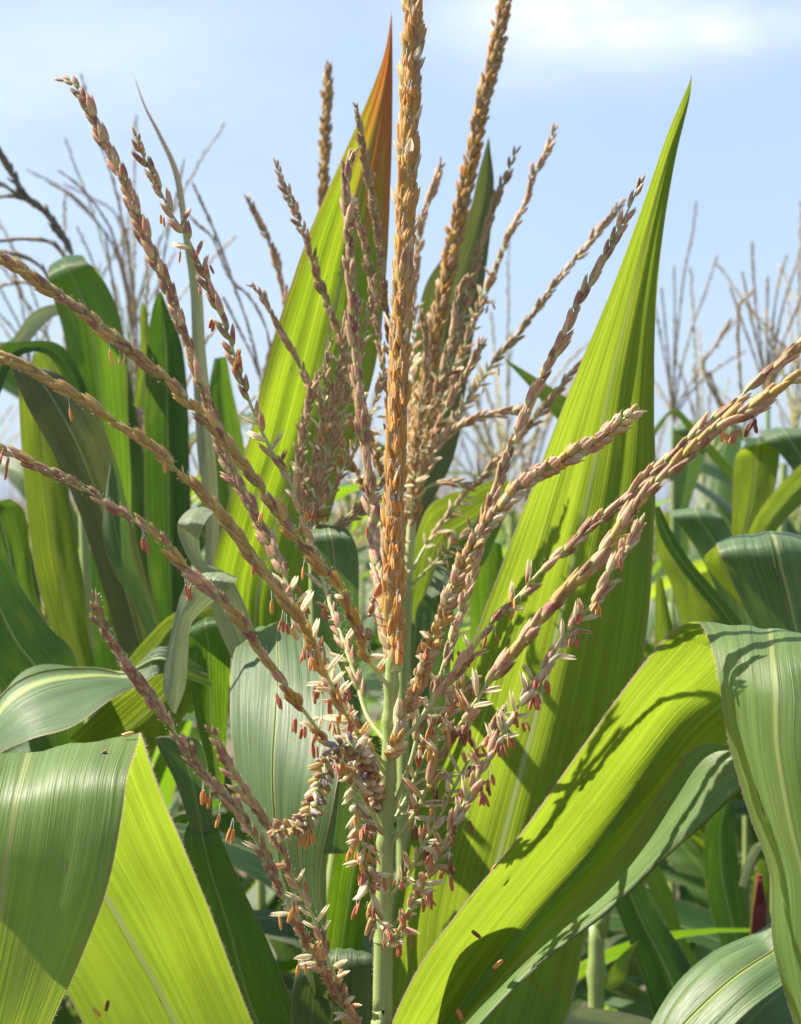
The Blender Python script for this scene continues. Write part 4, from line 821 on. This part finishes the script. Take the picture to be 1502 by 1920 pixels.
# ================================================================== field behind
def gen_plant(seed, height, lod):
    r = random.Random(seed); pl = []
    b = thing('maize_plant', 'x', 'maize plant', (0, 0, 0)); h = height
    stalk(b, [Vector((0, 0, 0)), Vector((r.uniform(-.02, .02), 0, h * .5)), Vector((r.uniform(-.03, .03), 0, h))], .012, .005, seg=7)
    nl = 9 if lod == 0 else 7
    for i in range(nl):
        z = h * (.36 + .60 * i / nl); az = i * math.pi + r.uniform(-.7, .7); ln = r.uniform(.55, .85) * (1 - .35 * (i / nl) ** 2); wd = r.uniform(.065, .09)
        e0 = R(r.uniform(58, 72)); droop = r.uniform(1.5, 2.6); p = Vector((0, 0, z)); e = e0; rows = []; st = 8
        tw = r.uniform(-.5, .5)
        for q in range(st + 1):
            t = q / st; w = wd * (.35 + 1.0 * math.sin(math.pi * min(1, t * .75 + .18)) ** .8) * (1 - t ** 4) * .62
            dr = Vector((math.cos(az) * math.cos(e), math.sin(az) * math.cos(e), math.sin(e)))
            sd = Vector((-math.sin(az), math.cos(az), 0)); up = sd.cross(dr)
            sdt = sd * math.cos(tw * t * 2) + up * math.sin(tw * t * 2)
            rows.append([p - sdt * w * .5, p + sdt * w * .5]); p = p + dr * (ln / st); e -= droop / st * (.35 + 1.3 * t)
        mt = r.choice(['leaf', 'leaf', 'leaf_bright', 'leaf_dark', 'leaf_grey'])
        leaf(b, rows, 1, mt, per=2 if lod == 0 else 1, nx=4, arch=.14, wave=.03, mode='world', rib=False, seed=seed * 20 + i)
    TT = Tassel(b, 0)
    # tassel branches
    top = Vector((0, 0, h))
    mb = MB(); mats = ['rachis', 'brown', 'gold']
    nb = r.randint(7, 11)
    for k in range(nb + 1):
        az = r.uniform(0, 6.28); el = R(86) if k == 0 else R(r.uniform(48, 78)); L = r.uniform(.20, .27) if k else r.uniform(.30, .36)
        p = top + Vector((0, 0, r.uniform(-.02, .07) if k else 0)); pts = []
        for q in range(6):
            pts.append(p.copy()); p = p + Vector((math.cos(az) * math.cos(el), math.sin(az) * math.cos(el), math.sin(el))) * L / 5; el -= r.uniform(.02, .16) if k else 0
        line = spline(pts, 4); tube(mb, line, lambda t: .0012 * (1.1 - t) + .0003, 5)
        cnt = (34 if k else 70) if lod == 0 else (12 if k else 22)
        for q in range(cnt):
            t = .12 + .86 * q / cnt; x = t * (len(line) - 1); a = min(int(x), len(line) - 2); c = line[a].lerp(line[a + 1], x - a)
            Tn = (line[a + 1] - line[a]).normalized(); o = Tn.cross(Vector((r.uniform(-1, 1), r.uniform(-1, 1), r.uniform(-1, 1)))).normalized()
            X, Y, Z = frame(Tn, o, R(16)); s = 1.0 if lod == 0 else 1.7
            m4 = mat4(X, Y, Z, c, .0026 * s, .0022 * s, .0095 * s * 1.1)
            src = MB(); lemon(src, 1, 1, 1, seg=5 if lod == 0 else 4, rings=3)
            mb.add([m4 @ v for v in src.v], src.f, src.uv, 1 if r.random() < .6 else 2, r.random())
    link('tassel', mb.mesh('tassel', mats, b.location), b)
    return b
def copy_tree(o, parent=None):
    c = o.copy(); COL.objects.link(c); c.parent = parent
    for ch in o.children: copy_tree(ch, c)
    return c
protos = [gen_plant(700 + i, 1.90 + .06 * (i % 3), 0) for i in range(5)]
GRP = 'maize plants in the field behind'
LAB = 'blurred maize plant in the crowded field behind, green leaves and thin brown tassel'
used = set(); r2 = random.Random(4)
def place(x, y, s=1.0, rz=None):
    i = r2.randrange(5); pr = protos[i]
    if i not in used and s >= .9: used.add(i); o = pr
    else: o = copy_tree(pr)
    o.location = (x, y, 0); o.rotation_euler = (r2.uniform(-.03, .03), r2.uniform(-.03, .03), r2.uniform(0, 6.28) if rz is None else rz)
    o.scale = (1, 1, s); o['label'] = LAB; o['group'] = GRP
    if s < .90:
        for ch in list(o.children):
            if ch.name.startswith('tassel'): bpy.data.objects.remove(ch)
far = []
yy = .85
row = 0
while yy < 6.3:
    half = .30 * (yy + .8) + .75; x = -half + r2.uniform(0, .2)
    while x < half:
        u_ = x / (K * (yy + .8)) * 1920 + 751
        s = r2.uniform(.93, 1.0)
        if yy < 2.6 and 0 < u_ < 480: s *= 1.09
        if yy < 1.4: s *= .91
        elif yy < 3.2: s *= 1.05
        place(x + r2.uniform(-.04, .04), yy + r2.uniform(-.08, .08), s, r2.choice((0, math.pi)) + r2.uniform(-.45, .45) if yy < 1.9 else None)
        x += r2.uniform(.20, .27) * (1.0 if yy < 2.2 else 1.35)
    yy += (.42 if yy < 2 else .75); row += 1
for i in range(5):
    if i not in used: place(r2.uniform(-2, 2), 6.4)
# flanking rows beside the camera's line of sight, left and right
for (x, y) in ((-.62, .25), (-.80, .55), (-.55, .62), (-.95, .15), (.70, .35), (.85, .62), (.62, .70), (1.0, .3)):
    place(x, y, r2.uniform(.84, .88), r2.uniform(1.2, 1.9))
for y_ in (.42, .60, .76):
    x_ = -.72
    while x_ < .75:
        if not -.08 < x_ < .02: place(x_ + r2.uniform(-.05, .05), y_ + r2.uniform(-.05, .05), r2.uniform(.77, .82), r2.choice((0, math.pi)) + r2.uniform(-.35, .35))
        x_ += r2.uniform(.16, .22)
# everything farther: one mass of plants to the horizon
mb = MB(); mats = ['leaf', 'leaf_bright', 'leaf_dark', 'leaf_grey', 'brown']
r3 = random.Random(8)
rowsY = [7.0]
while rowsY[-1] < 400: rowsY.append(rowsY[-1] * 1.09 + .35)
for y in rowsY:
    half = .30 * (y + .8) + 2; x = -half; stp = max(.22, y * .022)
    while x < half:
        h = r3.uniform(1.80, 2.0); k = max(1, y / 14)
        for i in range(6):
            az = r3.uniform(0, 6.28); L = .5 * k ** .5; z0 = h * r3.uniform(.7, 1.0); w = .05 * k ** .8; p = Vector((x, y, z0 - .1)); rows = []; e = 1.15
            sd = Vector((-math.sin(az), math.cos(az), 0))
            for q in range(4):
                ww = w * (1 - q / 3.2) + .003; rows.append([p - sd * ww * .6, p + sd * ww * .6]); p = p + Vector((math.cos(az) * math.cos(e), math.sin(az) * math.cos(e), math.sin(e) * .8)) * L / 4; e -= .75
            mb.grid(rows, [[(0.1, q / 3), (.9, q / 3)] for q in range(4)], r3.randrange(4), r3.random())
        if r3.random() < .7:
            for i in range(5):
                az = r3.uniform(0, 6.28); el = R(r3.uniform(55, 88)); L = r3.uniform(.22, .34); p = Vector((x, y, h)); w = .004 * k ** .5
                q_ = p + Vector((math.cos(az) * math.cos(el), math.sin(az) * math.cos(el), math.sin(el))) * L
                mb.add([p + Vector((-w, 0, 0)), p + Vector((w, 0, 0)), q_], [(0, 1, 2)], [(0, 0), (1, 0), (.5, 1)], 4, r3.random())
        x += stp * r3.uniform(.7, 1.3)
fm = link('distant_maize_field', mb.mesh('distant_maize_field', mats)); fm['kind'] = 'stuff'
fm['label'] = 'far off maize plants merging into one green band at the horizon'; fm['category'] = 'maize field'

# ---- tassels in the distance that the photograph shows one by one
def far_tassel(base_uv, d, tips, label, spike=None, w=1.0, leafy=True, pal=('haze_brown', 'brown')):
    b = P(base_uv[0], base_uv[1], d); pl = thing('maize_plant', label, 'maize plant', (b.x, b.y, 0))
    stalk(pl, [Vector((b.x, b.y, 0)), Vector((b.x, b.y, b.z * .5)), Vector((b.x, b.y, b.z))], .010, .003, seg=7)
    TT = Tassel(pl, 0); s = .8 / d
    for i, tp in enumerate(tips):
        pts = [P(q[0], q[1], d) for q in tp]
        branch(TT, tp + [base_uv], d, list(pal), merged=True, bare=10, L=36 * s * w * .9, wd=9 * s * w * .85, step=9.5 * s, ang=5, rad=2.2 * s * w, name='central_spike' if i == spike else 'tassel_branch')
    if leafy:
        rl = random.Random(int(base_uv[0]))
        for i in range(5):
            az = i * math.pi + rl.uniform(-.6, .6); z = b.z - .42 - i * .16; p = Vector((b.x, b.y, z)); e = 1.15; rows = []
            for q in range(8):
                t = q / 7; ww = .075 * (.4 + math.sin(math.pi * min(1, t * .75 + .18))) * (1 - t ** 4) * .5
                sd = Vector((-math.sin(az), math.cos(az), 0)); rows.append([p - sd * ww * .5, p + sd * ww * .5])
                p = p + Vector((math.cos(az) * math.cos(e), math.sin(az) * math.cos(e), math.sin(e))) * .085; e -= .34
            leaf(pl, rows, 1, rl.choice(['leaf', 'leaf_bright', 'leaf_dark']), per=2, nx=4, mode='world', rib=False, seed=i)
    return pl
far_tassel((266, 880), 1.95, [[(152, 140), (170, 210), (192, 280), (214, 345), (228, 405), (240, 465), (250, 540), (258, 640), (262, 760)], [(197, 438), (205, 490), (214, 550), (228, 610), (238, 660), (250, 740), (260, 800)],
            [(110, 320), (150, 350), (190, 400), (215, 450), (240, 540), (255, 680)], [(345, 300), (335, 350), (318, 420), (300, 520), (280, 640), (268, 760)], [(95, 345), (140, 370), (185, 420), (220, 480), (245, 600), (258, 720)]],
           'maize tassel with long dark wisps fanning above the left leaves', 1)
far_tassel((250, 620), 3.0, [[(50, 318), (110, 350), (160, 395), (200, 440), (235, 520)], [(120, 345), (170, 370), (215, 400), (235, 460), (245, 540)], [(60, 600), (0, 560)][:0] or [(300, 470), (280, 520), (262, 570)], [(240, 400), (244, 470), (248, 550)], [(330, 470), (300, 530), (265, 590)]],
           'hazy thin tassel with arching wisps at the upper left', 3, w=1.2)
far_tassel((490, 720), 1.75, [[(362, 345), (380, 385), (400, 430), (420, 480), (440, 540), (465, 610), (480, 670)], [(352, 400), (375, 425), (400, 450), (430, 520), (470, 560), (500, 620), (505, 680)], [(470, 700)][:0] or [(560, 560), (530, 610), (505, 660)], [(420, 560), (450, 620), (478, 680)]],
           'maize tassel with olive branches between the pale leaf and the red tipped leaf', 0)
far_tassel((1262, 800), 2.6, [[(1306, 378), (1298, 440), (1285, 500), (1275, 580), (1266, 680)], [(1264, 500), (1265, 580), (1264, 680)], [(1345, 480), (1325, 540), (1300, 610), (1275, 700)], [(1240, 540), (1246, 600), (1255, 690)], [(1225, 560), (1240, 640), (1255, 720)], [(1380, 600), (1340, 650), (1300, 710), (1272, 760)], [(1395, 660), (1345, 690), (1300, 730), (1270, 775)]],
           'slender pinkish tassel in the sky just right of the tall pointed leaf', 0, w=1.1)
far_tassel((1400, 830), 2.2, [[(1412, 545), (1398, 560), (1386, 575), (1384, 620), (1386, 680), (1392, 760)], [(1370, 600), (1340, 650), (1320, 690), (1360, 780)], [(1330, 700), (1350, 750), (1380, 800)], [(1455, 700), (1430, 750), (1405, 800)], [(1470, 650), (1440, 720), (1410, 790)]],
           'golden brown tassel with a bent tip standing right of centre in the gap', 0, w=1.3, pal=('gold', 'brown'))
far_tassel((1440, 760), 2.4, [[(1512, 430), (1495, 490), (1475, 550), (1458, 620), (1445, 700)], [(1410, 455), (1413, 520), (1418, 580), (1428, 660)], [(1475, 480), (1458, 540), (1448, 620), (1442, 690)], [(1440, 520), (1438, 580), (1438, 660)], [(1510, 540), (1485, 600), (1460, 660), (1445, 710)], [(1370, 540), (1390, 600), (1415, 670), (1430, 720)], [(1520, 600), (1490, 650), (1460, 700)], [(1392, 510), (1405, 580), (1425, 670)], [(1530, 650), (1490, 690), (1455, 730)]],
           'dense pinkish brown tassel at the right edge above the bright leaves', 0, w=1.15, pal=('brown', 'purple', 'pink'))
far_tassel((900, 960), 3.2, [[(850, 770), (868, 830), (888, 890)], [(900, 740), (898, 820), (899, 900)], [(925, 760), (915, 830), (904, 900)], [(960, 780), (935, 850), (910, 910)], [(1010, 720), (970, 800), (930, 870)], [(985, 830), (945, 880), (912, 925)]],
           'tiny far off tassel seen between the second spike and the right branches', 1, w=1.4)
far_tassel((985, 950), 2.8, [[(1040, 760), (1020, 820), (1000, 890)], [(975, 760), (978, 830), (983, 900)], [(1010, 780), (1000, 840), (990, 900)], [(1060, 800), (1030, 860), (1000, 920)]],
           'small far tassel just left of the tall pointed leaf', 1, w=1.4)
far_tassel((60, 700), 2.6, [[(-20, 500), (10, 560), (40, 620)], [(20, 450), (35, 540), (50, 620)], [(-30, 570), (10, 600), (45, 650)], [(110, 560), (90, 610), (70, 660)], [(-30, 640), (10, 650), (50, 680)]],
           'blurred tassel against the sky at the left frame edge', 1, w=1.2)
far_tassel((1330, 930), 3.4, [[(1300, 760), (1310, 820), (1322, 880)], [(1360, 760), (1350, 820), (1338, 880)], [(1330, 740), (1330, 820), (1330, 880)], [(1385, 800), (1360, 850), (1340, 895)]],
           'faint tassel low in the sky gap on the right', 2, w=1.5)

# ================================================================== loose anthers and insects
def loose(u, v, d, ang, mat, label):
    mb = MB(); L = .0052
    c = P(u, v, d); a = Vector((math.cos(R(ang)), 0, math.sin(R(ang))))
    for s in (-1, 1):
        up = Vector((-a.z, 0, a.x)) * s * .00035
        tube(mb, [c + up - a * L * .5, c + up * 1.2 - a * L * .2, c + up * 1.2 + a * L * .2 + Vector((0, 0, .0001)), c + up + a * L * .5], lambda t: .0002 + .0004 * math.sin(math.pi * min(1, t * .9 + .05)), 6, 0, rnd.random())
    o = link('fallen_anther', mb.mesh('fallen_anther', [mat], c)); o.location = c; o['label'] = label; o['category'] = 'anther'; o['group'] = 'loose anthers fallen on the leaves'
loose(240, 1377, .772, 12, 'an_y', 'fallen yellow anther lying on the top bend of the front left leaf')
loose(182, 1898, .852, -50, 'an_o', 'fallen orange anther low on the bright front left leaf')
loose(201, 1886, .852, 78, 'an_d', 'fallen dark brown anther beside the orange one on the front left leaf')
loose(862, 1903, .79, -68, 'an_r', 'fallen brick red anther on the long right leaf near the bottom')
loose(934, 1808, .81, 40, 'an_o', 'fallen dull orange anther on the shaded part of the long right leaf')
loose(893, 1752, .83, -40, 'an_d', 'fallen dark anther on the bright lower part of the tall right leaf')

def ell(mb, c, ax, r1, r2, mi=0, seg=8, rings=6, tn=0.0, tip=.05):
    """tapered body segment from c along ax"""
    pts = [c + ax * (i / rings) for i in range(rings + 1)]
    tube(mb, pts, lambda t: r1 * (math.sin(math.pi * min(.97, t * .94 + .03)) ** .6) * (1 + (r2 - 1) * t), seg, mi, tn)
# slender bug, head down, beside the spike
dI = .765; o0 = P(705, 1130, dI)
bug = thing('insect', 'slender brown bug with banded abdomen clinging head down left of the central spike', 'insect', o0)
def part(name, fn, mats, par):
    mb = MB(); fn(mb); return link(name, mb.mesh(name, mats, o0), par)
def seg_px(mb, a, b, r, k=1.0, mi=0): ell(mb, P(a[0], a[1], dI), P(b[0], b[1], dI) - P(a[0], a[1], dI), r * px(), k, mi)
part('abdomen', lambda m: seg_px(m, (713, 1093), (703, 1121), 7.5), ['bug_red'], bug)
th_ = part('thorax', lambda m: (seg_px(m, (703, 1117), (697, 1134), 4), seg_px(m, (699, 1130), (694, 1152), 6.5)), ['bug'], bug)
part('head', lambda m: seg_px(m, (695, 1150), (691, 1157), 4), ['bug'], bug)
for a in ([(701, 1122), (693, 1120), (694, 1127)], [(703, 1122), (716, 1116), (728, 1110)], [(704, 1125), (708, 1132), (709, 1136)], [(698, 1148), (706, 1156), (723, 1163)], [(697, 1152), (704, 1160), (704, 1170), (728, 1176)], [(692, 1153), (680, 1160), (678, 1168), (683, 1178)]):
    part('leg', lambda m: tube(m, spline([P(q[0], q[1], dI - .002) for q in a], 3), 1.0 * px(), 5), ['bug'], bug)
part('antenna', lambda m: tube(m, [P(690, 1157, dI), P(678, 1163, dI - .003), P(671, 1168, dI - .004)], .45 * px(), 4), ['bug'], bug)
o0 = P(691, 1187, dI)
bt = thing('insect', 'small round cream and brown spotted beetle held below the slender bug', 'insect', o0)
part('shell', lambda m: ell(m, P(688, 1177, dI), P(693, 1199, dI) - P(688, 1177, dI), 9.5 * px(), 1, 0, 12, 8), ['beetle'], bt)
part('head', lambda m: ell(m, P(691, 1195, dI), P(692, 1201, dI) - P(691, 1195, dI), 4 * px(), 1), ['black'], bt)
for a in ([(697, 1193), (701, 1196), (703, 1194)], [(696, 1196), (699, 1200), (702, 1203)], [(684, 1192), (680, 1195), (678, 1193)]):
    part('leg', lambda m: tube(m, [P(q[0], q[1], dI - .001) for q in a], .7 * px(), 4), ['black'], bt)
o0 = P(195, 1412, .738)
fl = thing('insect', 'tiny dark fly resting on the top of the front left leaf', 'insect', o0)
part('body', lambda m: ell(m, P(189, 1411, .738), P(203, 1413, .738) - P(189, 1411, .738), 2.6 * px(), .8), ['black'], fl)
part('wing', lambda m: ell(m, P(192, 1409, .737), P(203, 1407, .737) - P(192, 1409, .737), 1.5 * px(), .8), ['bug'], fl)
o0 = P(926, 1626, .84)
sp = thing('insect', 'small reddish brown bug on the edge of the long right leaf', 'insect', o0)
part('body', lambda m: ell(m, P(921, 1633, .835), P(932, 1619, .835) - P(921, 1633, .835), 3.2 * px(), .8), ['bug_red'], sp)
for a in ([(923, 1630), (919, 1634), (920, 1638)], [(927, 1625), (932, 1630), (933, 1634)], [(929, 1621), (934, 1620), (937, 1616)]):
    part('leg', lambda m: tube(m, [P(q[0], q[1], .834) for q in a], .6 * px(), 4), ['bug'], sp)
